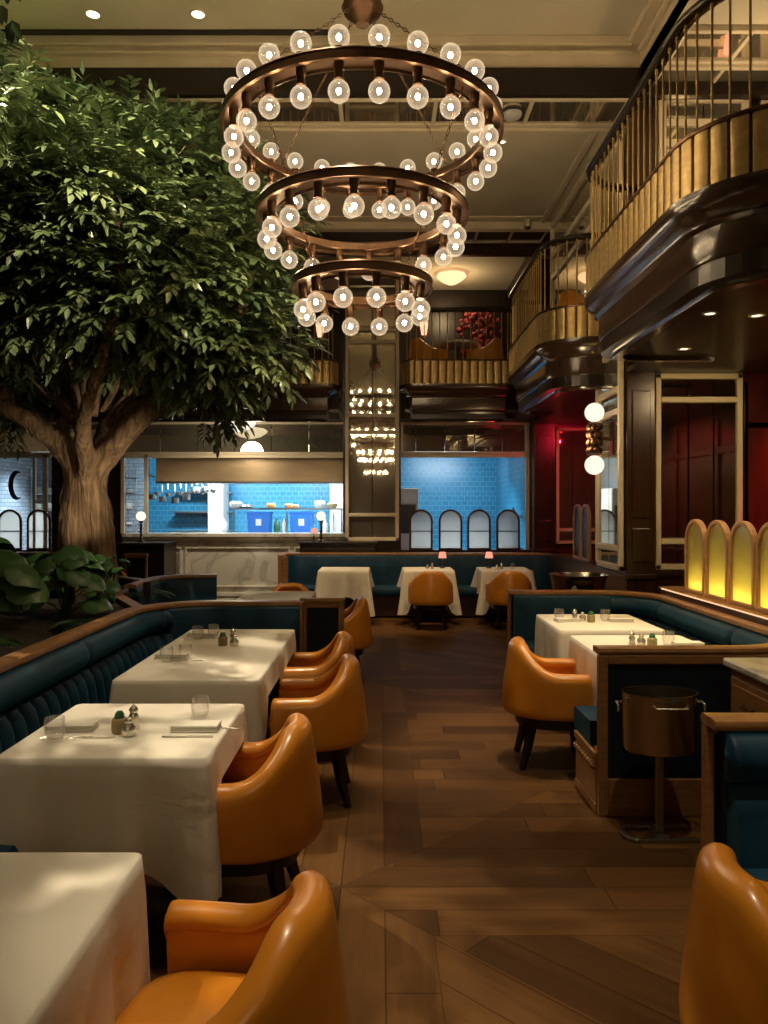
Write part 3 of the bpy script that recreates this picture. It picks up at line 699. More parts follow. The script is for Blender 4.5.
# partition panels: wood frame, fabric inset
def partition(label, x0, x1, y, top, fw=.045, fabric='navy', base=.14, th=.045, cap=False):
    t = thing('booth_partition', label, 'partition', (x0, y, 0)); W = x1 - x0
    f = MB(); f.box(0, fw, 0, th, 0, top).box(W - fw, W, 0, th, 0, top).box(fw, W - fw, 0, th, 0, base).box(fw, W - fw, 0, th, top - fw, top)
    if cap: f.box(-.008, W + .008, -.01, th + .01, top, top + .03)
    
    f.build('frame', 'oak', t, bevel=.006)
    MB().box(fw, W - fw, .012, th - .012, base, top - fw).build('fabric_panel', fabric, t, bevel=.004)
    return t
pt = partition('navy partition with oak edge at the end of the left banquette', -.62, -.28, 6.012, .915, cap=True)
MB().box(-.02, .0, 0, .19, .05, .93).build('end_trim', 'oak', pt, loc=(.03, -.17, 0), bevel=.004)

pR = fillet([(1.17, 4.19), (2.42, 4.19), (2.42, 7.0), (1.17, 7.0)], (.5, .5), 12)
banquette('teal velvet booth bench wrapped round the two right tables', pR, 1, .44, top=.90, plinth='oak', trim=(.09, .03), soft=(.95, 3.95))
partition('large oak-framed navy partition behind the champagne stand', 1.17, 2.50, 4.115, .863, .05, base=.20)
rp = partition('oak-edged partition at the far end of the right booth', 1.17, 2.30, 7.03, .863, .03)
# carved base end of the right bench
t = thing('carved_panel', 'carved oak trim at the foot of the right booth bench by the aisle', 'panel', (1.16, 4.16, 0))
MB().box(0, .03, 0, .43, .0, .05).box(.005, .03, 0, .43, .05, .30).box(-.006, .03, 0, .43, .29, .33).build('board', 'oak', t, bevel=.006)
b = MB()
for k in range(9): b.sphere((.002, .03 + k * .046, .25), .02, 8, 6)
b.build('carving', 'oak', t, smooth=60)

pN = [(1.135, 2.65), (2.6, 2.65)]
banquette('teal velvet bench facing the camera at the right edge of the photo', pN, -1, .55, top=.93, tuft=False, trim=(.035, 0), plinth='oak')
partition('oak-framed end partition right of the aisle, nearest the camera', 1.135, 2.60, 2.68, .893, .03)
pB = fillet([(-1.42, 11.35), (-1.55, 11.98), (2.55, 11.98), (2.95, 11.2)], (.3, .35), 10)
banquette('long curved teal banquette along the far wall behind three tables', pB, -1, .5, top=.955, soft=(0, 0))
t = thing('end_panel', 'rounded oak-edged end of the far teal banquette, left side', 'panel', (-1.47, 11.33, 0))
MB().box(-.03, .03, -.03, .0, 0, .96).box(.03, .12, -.03, .0, 0, .93).build('edge', 'oak', t, bevel=.01)
pC = fillet([(-2.34, 7.25), (-2.34, 8.3), (-1.78, 8.4)], .4, 10)
banquette('small curved teal booth back beyond the planter', pC, -1, .42, top=.93, soft=(0, 0))
pD = fillet([(-5.9, 10.9), (-5.9, 12.1), (-4.3, 12.1)], .3, 8)
banquette('far left teal banquette glimpsed behind the tree', pD, -1, .5, top=.96)
partition('grey-edged navy booth end beside the dark sideboard', -3.62, -3.30, 10.9, .97, .03, cap=True)

# ================================================================ SIDEBOARDS, COUNTER, CABINET
def sideboard(label, x0, x1, y0, y1, h, m='darkw'):
    t = thing('sideboard', label, 'sideboard', ((x0 + x1) / 2, (y0 + y1) / 2, 0)); hx = (x1 - x0) / 2; hy = (y1 - y0) / 2
    MB().box(-hx, hx, -hy, hy, 0, h - .04).build('body', m, t)
    MB().box(-hx - .02, hx + .02, -hy - .02, hy, h - .04, h).build('top', m, t, bevel=.008)
    for s in (-1, 1):
        d = MB().box(min(0, s * (hx - .03)), max(0, s * (hx - .03)), -hy - .012, -hy, .12, h - .1).build('door', m, t, bevel=.01)
    return t
sideboard('low dark wood sideboard at the foot of the mirrored pillar', -1.25, -.25 + .18, 12.02, 12.40, 1.12)
sideboard('dark wood sideboard with a globe lamp at the left end of the kitchen counter', -4.02, -3.28, 11.7, 12.4, 1.12)
t = thing('kitchen_counter', 'long marble-fronted kitchen counter below the left window', 'counter', (-4.16, 12.45, 0))
cm = MB(); cm.box(0, 3.62, .05, .45, 0, 1.10); cm.build('front', 'marble', t)
cm = MB(); cm.box(-.0, 3.62, -.06, .5, 1.18, 1.24).box(0, 3.62, -.03, .5, 1.13, 1.18).box(0, 3.62, 0, .05, 1.10, 1.13); cm.build('worktop', 'marble', t, bevel=.008)
cm = MB()
for x0, x1 in ((.06, .94), (1.0, 2.7), (2.76, 3.56)):
    cm.box(x0, x1, .02, .05, .99, 1.02).box(x0, x1, .02, .05, .36, .39).box(x0, x0 + .03, .02, .05, .39, .99).box(x1 - .03, x1, .02, .05, .39, .99)
cm.box(0, 3.62, 0, .05, .22, .28).box(0, 3.62, -.02, .05, .0, .16).box(0, 3.62, .01, .05, .16, .19)
cm.build('moulding', 'marble', t, bevel=.006)
# marble-topped oak cabinet at the right
t = thing('drawer_cabinet', 'oak drawer cabinet with pale marble top at the right edge', 'cabinet', (1.72, 2.84, 0))
MB().box(.03, .85, .02, 1.0, .08, .86).box(.05, .8, .05, .96, 0, .08).build('body', 'oak', t, bevel=.004)
MB().box(0, .9, -.01, 1.03, .86, .90).build('marble_top', 'marble', t, bevel=.01)
for k in range(3):
    for y0 in (.06, .53):
        z = .13 + k * .24
        d = MB().box(.010, .03, y0, y0 + .43, z, z + .21).box(.004, .012, y0 + .03, y0 + .40, z + .03, z + .18).build('drawer', 'oak', t, bevel=.005)
        MB().tube([(.0, y0 + .16, z + .11), (-.02, y0 + .17, z + .10), (-.02, y0 + .26, z + .10), (0, y0 + .27, z + .11)], .005, 6).build('handle', 'bronze', d)

# ================================================================ ARCHED GLASS SCREENS
def arch_pts(w_, h, n=12):
    r = w_ / 2; return [(-r, 0)] + [(-r * cos(pi * k / n), h - r + r * sin(pi * k / n)) for k in range(n + 1)] + [(r, 0)]
def arch_screen(label, loc, rz, group, W=.36, H=.60, frame='rail', pane='reed', d=.045, fw=.032):
    t = thing('arched_screen', label, 'screen', loc, rz, group)
    o = arch_pts(W, H); i_ = arch_pts(W - 2 * fw, H - fw); i_ = [(x, max(z, fw)) for x, z in i_]
    n = len(o); vs = []
    for y in (-d / 2, d / 2): vs += [(x, y, z) for x, z in o] + [(x, y, z) for x, z in i_]
    fs = []
    for k in range(n):
        j = (k + 1) % n
        fs += [(k, j, n + j, n + k), (2 * n + j, 2 * n + k, 3 * n + k, 3 * n + j), (j, k, 2 * n + k, 2 * n + j), (n + k, n + j, 3 * n + j, 3 * n + k)]
    MB().add(vs, fs).build('frame', frame, t, bevel=.006)
    MB().prism_y([(x * .995, z) for x, z in i_], -.004, .004).build('glass_pane', pane, t)
    if pane == 'frost': MB().box(-W / 2 + fw, W / 2 - fw, -.012, .012, .30, .312).build('glazing_bar', frame, t)
    return t
names = ['first', 'second', 'third', 'fourth']
yy = [6.16, 5.76, 5.36, 4.96, 4.56]
ws = ['farthest', 'second farthest', 'third farthest', 'nearest fully seen', 'closest, beyond the frame edge']
src = None
for y, w_ in zip(yy, ws):
    lab = 'yellow-lit arched glass screen on the right ledge, %s' % w_
    if src is None: src = arch_screen(lab, (2.53, y, .96), pi / 2, 'lit arched screens on the right ledge', W=.375, frame='tan')
    else: dup(src, (2.53, y, .96), None, lab)
struct('trim_11', MB().box(2.46, 2.66, 4.14, 6.75, 0, .945), 'mahog')
struct('trim_12', MB().box(2.45, 2.68, 4.14, 6.78, .945, .962), 'rail', bevel=.004)
t = thing('led_strip', 'thin glowing strip along the ledge under the lit arched screens', 'light', (2.452, 4.2, .945))
MB().box(-.006, .0, 0, 2.5, 0, .010).build('diffuser', 'led', t)
t = thing('led_strip', 'warm glowing strip behind the lit arched screens', 'light', (2.62, 4.2, .962))
MB().box(0, .03, 0, 2.1, 0, .012).build('diffuser', emis('yellow_led', (1.0, .74, .12), 30), t)
src = None
for px, w_ in zip((421, 450.5, 479, 508), ('leftmost', 'second from left', 'third from left', 'rightmost')):
    lab = 'frosted arched screen on the wall behind the far banquette, %s of four' % w_
    p = ((px - CX) * 12.47 / F, 12.47, .97)
    if src is None: src = arch_screen(lab, p, 0, 'frosted arched screens at the back', W=.385, H=.66, frame='bronze', pane='frost')
    else: dup(src, p, None, lab)
for px, lab in ((10, 'frosted arched screen at the left edge of the photo'), (39, 'frosted arched screen just left of the tree trunk')):
    dup(src, ((px - CX) * 12.47 / F, 12.47, .97), None, lab)
# pair at the far right booth
t = arch_screen('tan-framed arched screen right of the red mirror, farther of two', (2.62, 10.2, .98), pi / 2, 'arched screens by the red mirror', W=.36, H=.72, frame='tan')
dup(t, (2.62, 9.8, .98), None, 'tan-framed arched screen right of the red mirror, nearer of two')
struct('trim_13', MB().box(2.5, 2.75, 8.5, 11.3, 0, .98), 'mahog')

# ================================================================ KITCHEN
struct('window_1', MB().box(-4.2, -4.14, 12.46, 12.52, 1.24, 2.52).box(-3.82, -3.76, 12.46, 12.52, 1.24, 2.52).box(-4.2, -.54, 12.46, 12.52, 2.46, 2.52), 'creamf', bevel=.006)
struct('window_1_glass', MB().box(-3.76, -.54, 12.50, 12.505, 1.24, 2.46), 'glass')
struct('window_2', MB().box(2.36, 2.42, 12.46, 12.52, .97, 3.04).box(.30, .34, 12.46, 12.52, .97, 2.52).box(.3, 2.42, 12.46, 12.52, 2.47, 2.52), 'creamf', bevel=.006)
struct('window_3', MB().box(-5.45, -5.39, 12.46, 12.52, .97, 2.52).box(XL, -5.33, 12.46, 12.52, 2.46, 2.52).box(-5.62, -5.58, 12.46, 12.52, .97, 2.46).box(-5.58, -5.45, 12.46, 12.52, 1.74, 1.78), 'creamf', bevel=.006)
struct('window_3_glass', MB().box(XL, -5.33, 12.50, 12.505, .97, 2.46), 'glass')
struct('wall_kitchen_left_side', MB().box(XL, XL + .02, 12.62, 15.0, 0, 2.72), M.setdefault('paletile_y', tiles('pale_blue_tiles_side', (.22, .32, .42), (.40, .48, .56), (.10, .14, .2), .2, .07, axis='y')))
struct('wall_kitchen_left', MB().box(XL, -4.6, 15.0, 15.1, 0, 2.72), 'paletile')
struct('wall_kitchen_side', MB().box(.18, .26, 12.62, 16, 0, 2.72), 'white')
t = thing('range_hood', 'wide bronze extractor hood across the left kitchen window', 'hood', (-3.7, 12.7, 2.06))
MB().box(0, 3.2, 0, .55, .02, .42).build('canopy', 'hood', t, bevel=.006)
MB().box(.2, 3.0, .1, .5, .42, .655).build('duct', 'steel', t)
MB().box(-.01, 3.21, -.01, .56, 0, .03).build('rim', 'steel', t)
for x, y in ((-3.2, 14.2), (-1.4, 14.2), (1.2, 14.0), (-5.6, 13.6)):
    t = thing('kitchen_light', 'white tube light on the kitchen ceiling, ' + {-3.2: 'left part of the main kitchen', -1.4: 'right part of the main kitchen', 1.2: 'behind the right window', -5.6: 'behind the far left window'}[x], 'light', (x, y, 2.64), 0, 'kitchen tube lights')
    MB().box(-.6, .6, -.12, .12, .03, .08).build('housing', 'white', t)
    MB().box(-.57, .57, -.09, .09, 0, .03).build('diffuser', 'kled', t)
    light('AREA', (x, y, 2.62), 40, COOL, 1.1, (x, y, 0), sy=.25).data.spread = radians(112)
for x in (-3.3, -1.6, 1.3): light('AREA', (x, 14.3, 2.6), 10 if x > 0 else 20, COOL, 1.0, (x, 16, 1.5), sy=.2).data.spread = radians(150)  # area lights without fixtures, added to brighten the tiled back wall
for x in (-3.1, -1.2): light('AREA', (x, 13.3, 2.03), 9, COOL, 1.2, (x, 13.9, 1.2), sy=.15)
def P2(px, py, Y): p = at(px, py, Y); return p
# pass shelf with bins, food, plates
t = thing('steel_shelf', 'long steel pass shelf inside the kitchen holding trays above the blue bins', 'shelf', (-2.7, 14.0, 0))
MB().box(0, 2.05, 0, .45, 1.62, 1.65).build('shelf_board', 'steel', t)
for x in (.03, 1.0, 2.0): MB().cyl((x, .05), .015, 0, 1.62, 8).build('post', 'steel', t)
MB().box(0, 2.05, -.02, .5, 1.14, 1.18).build('work_surface', 'steel', t)
lab_b = ['blue plastic bin with pale label below the pass shelf, left one', 'blue plastic bin with pale label below the pass shelf, right one']
for k, px in enumerate((258, 301)):
    p = P2(px, 533, 13.95)
    t = thing('storage_bin', lab_b[k], 'bin', (p.x, 13.98 + .2, 1.18))
    MB().prism_y([(-.19, 0), (.19, 0), (.21, .38), (-.21, .38)], -.17, .17).build('body', 'bin', t, bevel=.01)
    MB().box(-.225, .225, -.185, .185, .37, .40).build('rim', 'bin', t)
    MB().box(-.05, .05, -.177, -.17, .15, .27).build('paper_label', 'plate', t)
items = [(236, 'tub', 'white plastic tub', 'white', .12, .12), (246, 'bowl', 'steel bowl', 'steel', .14, .08), (271, 'bread_loaf', 'orange bread loaf', 'food', .09, .09), (289, 'bread_loaf', 'orange round loaf', 'food', .08, .08), (296, 'bread_loaf', 'small orange bun', 'food', .06, .06), (320, 'tub', 'white container', 'white', .10, .14), (332, 'bowl', 'tan mixing bowl', 'jar', .10, .10)]
for px, nm, lab, m, r, h in items:
    p = P2(px, 500, 14.2)
    o = MB().lathe([(0, 0), (r * .75, 0), (r, h * .35), (r * .95, h * .8), (r * .6, h), (0, h)], n=14).build(nm, m, smooth=50, loc=(p.x, 14.2, 1.65))
    tag(o, lab + ' on the kitchen pass shelf at column ' + '' if False else lab + {236: ', first on the pass shelf', 246: ' beside the tub on the pass shelf', 271: ' over the left blue bin', 289: ' between the two blue bins on the shelf', 296: ' over the right blue bin', 320: ' right of the blue bins on the shelf', 332: ' at the right end of the pass shelf'}[px], 'food' if m == 'food' else 'container')
for px, w_ in ((224, .1), (277, .1), (284, .07), (325, .09)):
    p = P2(px, 520, 14.15)
    o = MB().lathe([(0, 0), (w_ * .6, 0), (w_ * .6, .18), (w_ * .25, .24), (w_ * .25, .28), (0, .28)], n=12).build('bottle', 'green' if px == 277 else 'plate', smooth=50, loc=(p.x, 14.15, 1.18))
    tag(o, {224: 'pale bottle left of the blue bins', 277: 'green bottle between the blue bins', 284: 'pale bottle between the blue bins', 325: 'pale bottle right of the blue bins'}[px] + ' in the kitchen', 'bottle', 'kitchen bottles')
# fridge, oven, racks
t = thing('refrigerator', 'white upright refrigerator at the right end of the kitchen', 'refrigerator', (-.74, 14.75, 0))
MB().box(-.22, .62, 0, .7, .0, 2.1).build('body', 'white', t, bevel=.01); MB().box(-.2, .6, -.03, 0, .1, 2.05).build('door', 'white', t, bevel=.01)
MB().tube([(-.15, -.07, 1.2), (-.15, -.07, 1.6)], .012, 8).build('handle', 'steel', t)
t = thing('steel_cabinet', 'white steel cabinet in the middle of the kitchen', 'cabinet', (-3.45, 15.2, 0))
MB().box(.05, .35, 0, .6, 0, 2.3).build('body', 'white', t, bevel=.01); MB().box(.07, .33, -.02, 0, .9, 2.2).build('door', 'white', t)
t = thing('steel_shelf', 'wall shelf with pans at the back of the kitchen, left of the cabinet', 'shelf', (-4.2, 15.6, 0))
MB().box(0, 1.15, 0, .4, 1.95, 1.98).build('shelf_board', 'steel', t); MB().box(0, 1.15, 0, .4, 1.55, 1.58).build('shelf_board', 'steel', t); MB().box(0, 1.15, -.1, .4, .9, 1.18).build('work_surface', 'steel', t)
t = thing('pot_rack', 'steel hanging rail for pans and ladles in the left kitchen window', 'rack', (-4.05, 13.4, 2.2))
MB().tube([(0, 0, 0), (1.25, 0, 0)], .012, 8).build('rail', 'steel', t)
for x in (.05, 1.2): MB().tube([(x, 0, 0), (x, 0, .5)], .008, 6).build('hanger', 'steel', t)
hang = [(.08, .30), (.17, .24), (.26, .34), (.36, .26), (.48, .36), (.58, .24), (.68, .30), (.78, .20), (.87, .18), (.96, .22), (1.06, .17), (1.15, .2)]
for k, (x, h) in enumerate(hang):
    b = MB(); b.tube([(0, 0, 0), (0, 0, -h + .04)], .006, 6)
    if k % 2: b.lathe([(0, -h - .09), (.045, -h - .07), (.055, -h - .02), (.05, -h - .02), (.04, -h - .06), (0, -h - .08)], n=12)
    else: b.lathe([(0, -h - .1), (.07, -h - .095), (.075, -h), (.07, -h), (.065, -h - .09), (0, -h - .092)], n=14)
    o = b.build('ladle' if k % 2 else 'saucepan', 'steel', smooth=50, loc=(-4.05 + x, 13.4, 2.19))
    tag(o, ('steel ladle' if k % 2 else 'steel saucepan') + ' hanging in the left kitchen window, %s of its kind from the left' % ['first', 'second', 'third', 'fourth', 'fifth', 'sixth'][k // 2], 'utensil', 'ladles hanging in the kitchen' if k % 2 else 'saucepans hanging in the kitchen')
t = thing('kitchen_stove', 'steel stove block behind the left kitchen window', 'stove', (-3.7, 13.6, 0))
MB().box(0, 1.0, 0, .7, 0, 1.15).build('body', 'steel', t, bevel=.01); MB().box(.05, .95, .05, .65, 1.15, 1.19).build('hob', 'black', t)
t = thing('tall_oven', 'white tall oven unit just inside the right kitchen window', 'oven', (.33, 13.6, 0))
MB().box(0, .35, 0, .7, 0, 2.0).build('body', 'white', t, bevel=.01); MB().box(.03, .30, -.02, 0, 1.2, 1.7).build('door', 'black', t, bevel=.01); MB().tube([(.05, -.04, 1.72), (.30, -.04, 1.72)], .01, 6).build('handle', 'steel', t)
t = thing('coffee_machine', 'steel espresso tap stand right of the frosted screens', 'machine', (2.2, 12.55, .97))
MB().box(-.13, .13, 0, .05, 0, .03).build('base', 'steel', t)
MB().tube([(-.07, .03, .03), (-.07, .03, .62), (-.02, .02, .68), (0, 0, .62)], .016, 8).build('tap', 'steel', t, smooth=50)
MB().tube([(.07, .03, .03), (.07, .03, .52), (.10, .0, .56), (.12, 0, .5)], .014, 8).build('tap', 'steel', t, smooth=50)
ORD = ['first', 'second', 'third', 'fourth', 'fifth', 'sixth', 'seventh', 'eighth', 'ninth', 'tenth']
# far-left kitchen window content
t = thing('wire_shelf', 'wire shelving stacked with white crockery behind the far left window', 'shelf', (-6.9 + .35, 14.4, 0))
for z in (1.0, 1.3, 1.6, 1.9, 2.2): MB().box(0, 2.0, 0, .4, z, z + .02).build('shelf_board', 'steel', t)
MB().cyl((0.02, .02), .015, 0, 2.4, 8).cyl((1.98, .02), .015, 0, 2.4, 8).build('posts', 'steel', t)
for k in range(40):
    z = (1.02, 1.32, 1.62, 1.92)[k % 4]; x = -6.45 + (k // 4) * .19; n = random.choice((3, 4, 5, 6))
    b = MB()
    for q in range(n): b.lathe([(0, q * .022), (.04, q * .022), (.075, q * .022 + .018), (.07, q * .022 + .018), (0, q * .022 + .006)], n=12)
    tag(b.build('plate_stack', 'plate', smooth=40, loc=(x, 14.55, z)), 'stack of white plates on the %s wire shelf, %s from the left' % (('lowest', 'second', 'third', 'top')[k % 4], ORD[k // 4]), 'plates', 'plate stacks behind the far left window')
t = thing('moon_sign', 'dark crescent moon shape on the far left window', 'sign', (-5.90, 12.495, 2.02))
cr = [(.13 * cos(a), .24 * sin(a)) for a in [radians(60 + 240 * k / 16) for k in range(17)]] + [(.05 + .10 * cos(a) - .0, .20 * sin(a)) for a in [radians(285 - 210 * k / 14) for k in range(15)]]
MB().prism_y([(x, z) for x, z in cr], -.006, 0).build('crescent', 'ink', t)

# ================================================================ LAMPS
def light_copy_label(px): return px
def chandelier():
    t = thing('chandelier', 'three-tier bronze ring chandelier with clear globe bulbs', 'chandelier', (-.125, 5.5, 0)); T_['c'] = t
    rings = [(4.325, .98, 24, True), (3.735, .735, 18, False), (3.235, .485, 12, False)]
    bulb_src = sock_src = None
    for ri, (z, R, n, up) in enumerate(rings):
        prof = [(R, z + .030), (R + .012, z + .034), (R + .018, z + .024), (R + .012, z + .016), (R + .012, z - .028), (R + .018, z - .036), (R, z - .040), (R - .004, z - .020), (R - .11, z - .020), (R - .115, z - .036), (R - .125, z - .032), (R - .125, z + .018), (R - .11, z - .008), (R - .004, z - .008)]
        nseg = 72; vs = []; fs = []; m_ = len(prof)
        for k in range(nseg):
            a = 2 * pi * k / nseg
            for (r, zz) in prof: vs.append((r * cos(a), r * sin(a), zz))
        for k in range(nseg):
            k2 = (k + 1) % nseg
            for j in range(m_): j2 = (j + 1) % m_; fs.append((k * m_ + j, k * m_ + j2, k2 * m_ + j2, k2 * m_ + j))
        MB().add(vs, fs).build('ring', 'bronze', t, smooth=35)
        rb = R - .058
        def bulb(x, y, zc, upw):
            nonlocal bulb_src, sock_src
            s = 1 if upw else -1
            zs = z + s * .0
            if sock_src is None:
                sk = MB().lathe([(0, 0), (.032, 0), (.032, .05), (.027, .06), (.027, .095), (.031, .10), (.031, .115), (0, .115)], n=14)
                sock_src = sk.build('socket', 'bronze', t, smooth=40)
                bb = MB().lathe([(.018, 0), (.024, .006)] + [(.066 * sin(pi * k / 14), .066 - .066 * cos(pi * k / 14)) for k in range(3, 14)] + [(0, .132)], n=20)
                bulb_src = bb.build('light_bulb', 'bulb', t, smooth=170)
                cr_ = MB().sphere((0, 0, .064), .0155, 10, 8, 1.2)
                g = cr_.build('glowing_core', 'core', bulb_src, smooth=170)
                so, bo = sock_src, bulb_src
            else:
                so = copy_part(sock_src, t); bo = copy_part(bulb_src, t); g = copy_part(children(bulb_src)[0], bo)
            so.location = (x, y, z - .02 if upw else z - .02); bo.location = (x, y, z + s * .12 - .02)
            for q in (so, bo): q.rotation_euler = (0, 0, 0) if upw else (pi, 0, 0)
            if upw: so.scale = (1, 1, .75); bo.location.z = z + .065; so.location.z = z - .02
            else: so.location.z = z - .01; bo.location.z = z - .128
        ph = pi / n * (.0 if ri else 1.0)
        for k in range(n):
            a = 2 * pi * k / n + ph + .12 * ri
            bulb(rb * cos(a), rb * sin(a), z, False)
            if up: bulb(rb * cos(a), rb * sin(a), z, True)
    # chains and hub
    def chain(a, b, name='chain'):
        a, b = Vector(a), Vector(b); L = (b - a).length; n = int(L / .045); m = MB(); d = (b - a).normalized()
        for k in range(n):
            c = a + d * (L * (k + .5) / n); sd = d.cross(Vector((0, 0, 1))); sd = Vector((1, 0, 0)) if sd.length < .05 else sd.normalized()
            if k % 2: sd = d.cross(sd).normalized()
            pts = [c + d * .028 * cos(q) + sd * .010 * sin(q) for q in [2 * pi * i / 6 for i in range(7)]]
            m.tube(pts, .0035, 4, cap=False)
        m.build(name, 'bronze', t)
    hub = 5.18
    for k in range(4):
        a = pi / 4 + k * pi / 2
        chain((.10 * cos(a), .10 * sin(a), hub), (.93 * cos(a), .93 * sin(a), 4.40))
        chain((.93 * cos(a), .93 * sin(a), 4.34), (.68 * cos(a), .68 * sin(a), 3.83))
        chain((.68 * cos(a), .68 * sin(a), 3.76), (.43 * cos(a), .43 * sin(a), 3.28))
    h = MB(); h.lathe([(0, hub - .09), (.05, hub - .08), (.07, hub - .04), (.13, hub), (.15, hub + .04), (.08, hub + .08), (.07, hub + .16), (.10, hub + .2), (.05, hub + .24), (.03, 6.12), (.16, 6.14), (.16, 6.17), (0, 6.17)], n=28)
    h.build('hub', 'bronze', t, smooth=40)
    for k in range(6):
        a = 2 * pi * k / 6; x, y = .11 * cos(a), .11 * sin(a)
        MB().lathe([(0, hub + .16), (.024, hub + .16), (.024, hub + .0), (0, hub + .0)], (x, y), 12).build('socket', 'bronze', t, smooth=40)
T_ = {}
chandelier()
dup(T_['c'], (-.15, -5.6, 0), 0, 'second ring chandelier seen only reflected in the pillar mirror')

def globe_lamp(label, loc, h=.46, r=.075):
    t = thing('table_lamp', label, 'lamp', loc)
    pr = [(0, 0), (.06, 0), (.065, .015), (.03, .03)]
    for k in range(5): z = .05 + k * .05; pr += [(.016, z - .01), (.027, z + .012), (.016, z + .035)]
    pr += [(.03, .31), (.045, .33), (0, .335)]
    MB().lathe(pr, n=18).build('stem', 'bronze', t, smooth=50)
    MB().sphere((0, 0, .335 + r * .9), r, 20, 12).build('globe', 'opal', t, smooth=170)
    return t
globe_lamp('globe table lamp on the dark sideboard left of the kitchen counter', ((141 - CX) * 12.0 / F, 12.0, 1.12))
globe_lamp('globe table lamp on the low sideboard by the mirrored pillar', ((321 - CX) * 12.2 / F, 12.2, 1.12))
def small_lamp(label, loc, s=1):
    t = thing('table_lamp', label, 'lamp', loc, 0, 'small pink table lamps'); t.scale = (s, s, s)
    MB().lathe([(0, 0), (.045, 0), (.045, .01), (.012, .02), (.01, .06), (.018, .08), (.008, .1), (.008, .17), (0, .17)], n=14).build('stem', 'bronze', t, smooth=40)
    MB().lathe([(.062, .15), (.045, .24), (.042, .24), (.059, .15)], n=18).build('lamp_shade', 'pink', t, smooth=60)
    return t
small_lamp('small pink-shaded lamp beside the globe lamp on the low sideboard', ((314 - CX) * 12.1 / F, 12.1, 1.12), .9)
for px, w_ in ((443, 'middle'), (490, 'rightmost')):
    p = at(px, 566, 11.35); small_lamp('small pink-shaded lamp on the %s far table' % w_, (p.x, 11.45, .757), 1.0)
# beaded double globe sconce
t = thing('wall_sconce', 'double globe wall sconce with beaded bronze body on the pier mirror', 'sconce', (2.2, 7.9, 2.36))
pr = [(0, -.17)]
for k in range(4):
    z = -.17 + k * .085; pr += [(.045, z + .005), (.075, z + .04), (.045, z + .08)]
pr += [(0, .17)]
b = MB()
for i in range(8):
    for k in range(4): a = 2 * pi * i / 8 + k * .4; b.sphere((.055 * cos(a), .055 * sin(a), -.125 + k * .083), .034, 8, 6, 1.2)
b.cyl((0, 0), .05, -.17, .17, 12); b.build('body', 'bronze', t, smooth=60)
light('POINT', (2.05, 7.9, 2.36), 5, WARM, .1)
MB().box(.05, .19, -.02, .02, -.02, .02).box(.17, .19, -.06, .06, -.17, .17).build('bracket', 'bronze', t, bevel=.004)
for s in (-1, 1): MB().sphere((0, 0, s * .27), .098, 22, 14).build('globe', 'globe', t, smooth=170)
def bowl_lamp(label, loc, r):
    t = thing('ceiling_light', label, 'light', loc)
    MB().lathe([(0, 0), (r * .5, 0), (r * .5, -.03), (0, -.03)], n=24).build('mount', 'bronze', t, smooth=40)
    MB().lathe([(r * .35, -.03), (r * .8, -.05), (r, -.09), (r * .92, -.13), (r * .6, -.19), (r * .2, -.22), (0, -.225)], n=28).build('glass_bowl', 'opal', t, smooth=170)
bowl_lamp('round white glass ceiling light under the left back balcony', (-2.2, 11.85, ZS + .12), .29)
t_ = thing('ceiling_light', 'ribbed glass flush light on the far upper ceiling', 'light', (1.2, 12.95, 5.6))
MB().cyl((0, 0), .13, -.03, 0, 24).build('mount', 'brass', t_)
b = MB(); b.lathe([(.24, -.03), (.25, -.06), (.20, -.11), (.14, -.15), (.06, -.19), (0, -.20)], n=28); b.build('glass_bowl', emis('amber_bowl', (1, .55, .28), .8), t_, smooth=40)
light('POINT', (1.2, 12.95, 5.25), 8, WARM, .12)
light('POINT', (-2.2, 11.7, 2.6), 12, NEUT, .2)
def lantern(label, loc, rz=0):
    t = thing('wall_lantern', label, 'lantern', loc, rz, 'glowing wall lanterns')
    MB().box(-.03, .03, .07, .09, -.1, .16).box(-.012, .012, 0, .08, .12, .14).build('bracket', 'bronze', t)
    MB().lathe([(.0, -.13), (.045, -.12), (.065, .0), (.075, .10), (.0, .12)], n=10).build('glass_shade', 'lantern', t, smooth=30)
    return t
p = at(424, 328, 13.9); lantern('glowing wall lantern upstairs right of the mirrored pillar', (p.x, 13.91, p.z))
p = at(320, 330, 13.9); lantern('glowing wall lantern upstairs left of the mirrored pillar', (p.x, 13.91, p.z))
p = at(585, 268, 10.6); lantern('glowing wall lantern upstairs behind the second rounded balcony', (2.75, 10.9, 4.95))
lantern('glowing lantern upstairs at the right edge of the photo behind the near balcony', (3.43, 7.52, 5.25), pi)
light('POINT', (3.3, 6.7, 5.0), 9, WARM, .1)
# flowers upstairs
t = thing('flower_arrangement', 'dark red flower arrangement upstairs on the back balcony', 'flowers', (1.72, 13.1, ZB))
MB().lathe([(0, 0), (.12, 0), (.16, .5), (.13, .7), (0, .7)], n=16).build('vase', 'brass', t, smooth=40)
b = MB()
for k in range(170):
    a = random.uniform(0, 2 * pi); r = random.uniform(0, .40) ; z = random.uniform(.72, 1.5); r *= sqrt(max(.05, 1 - ((z - 1.1) / .5) ** 2))
    b.sphere((r * cos(a), r * sin(a), z), random.uniform(.03, .06), 6, 4)
b.build('blossoms', 'redf', t, smooth=60)

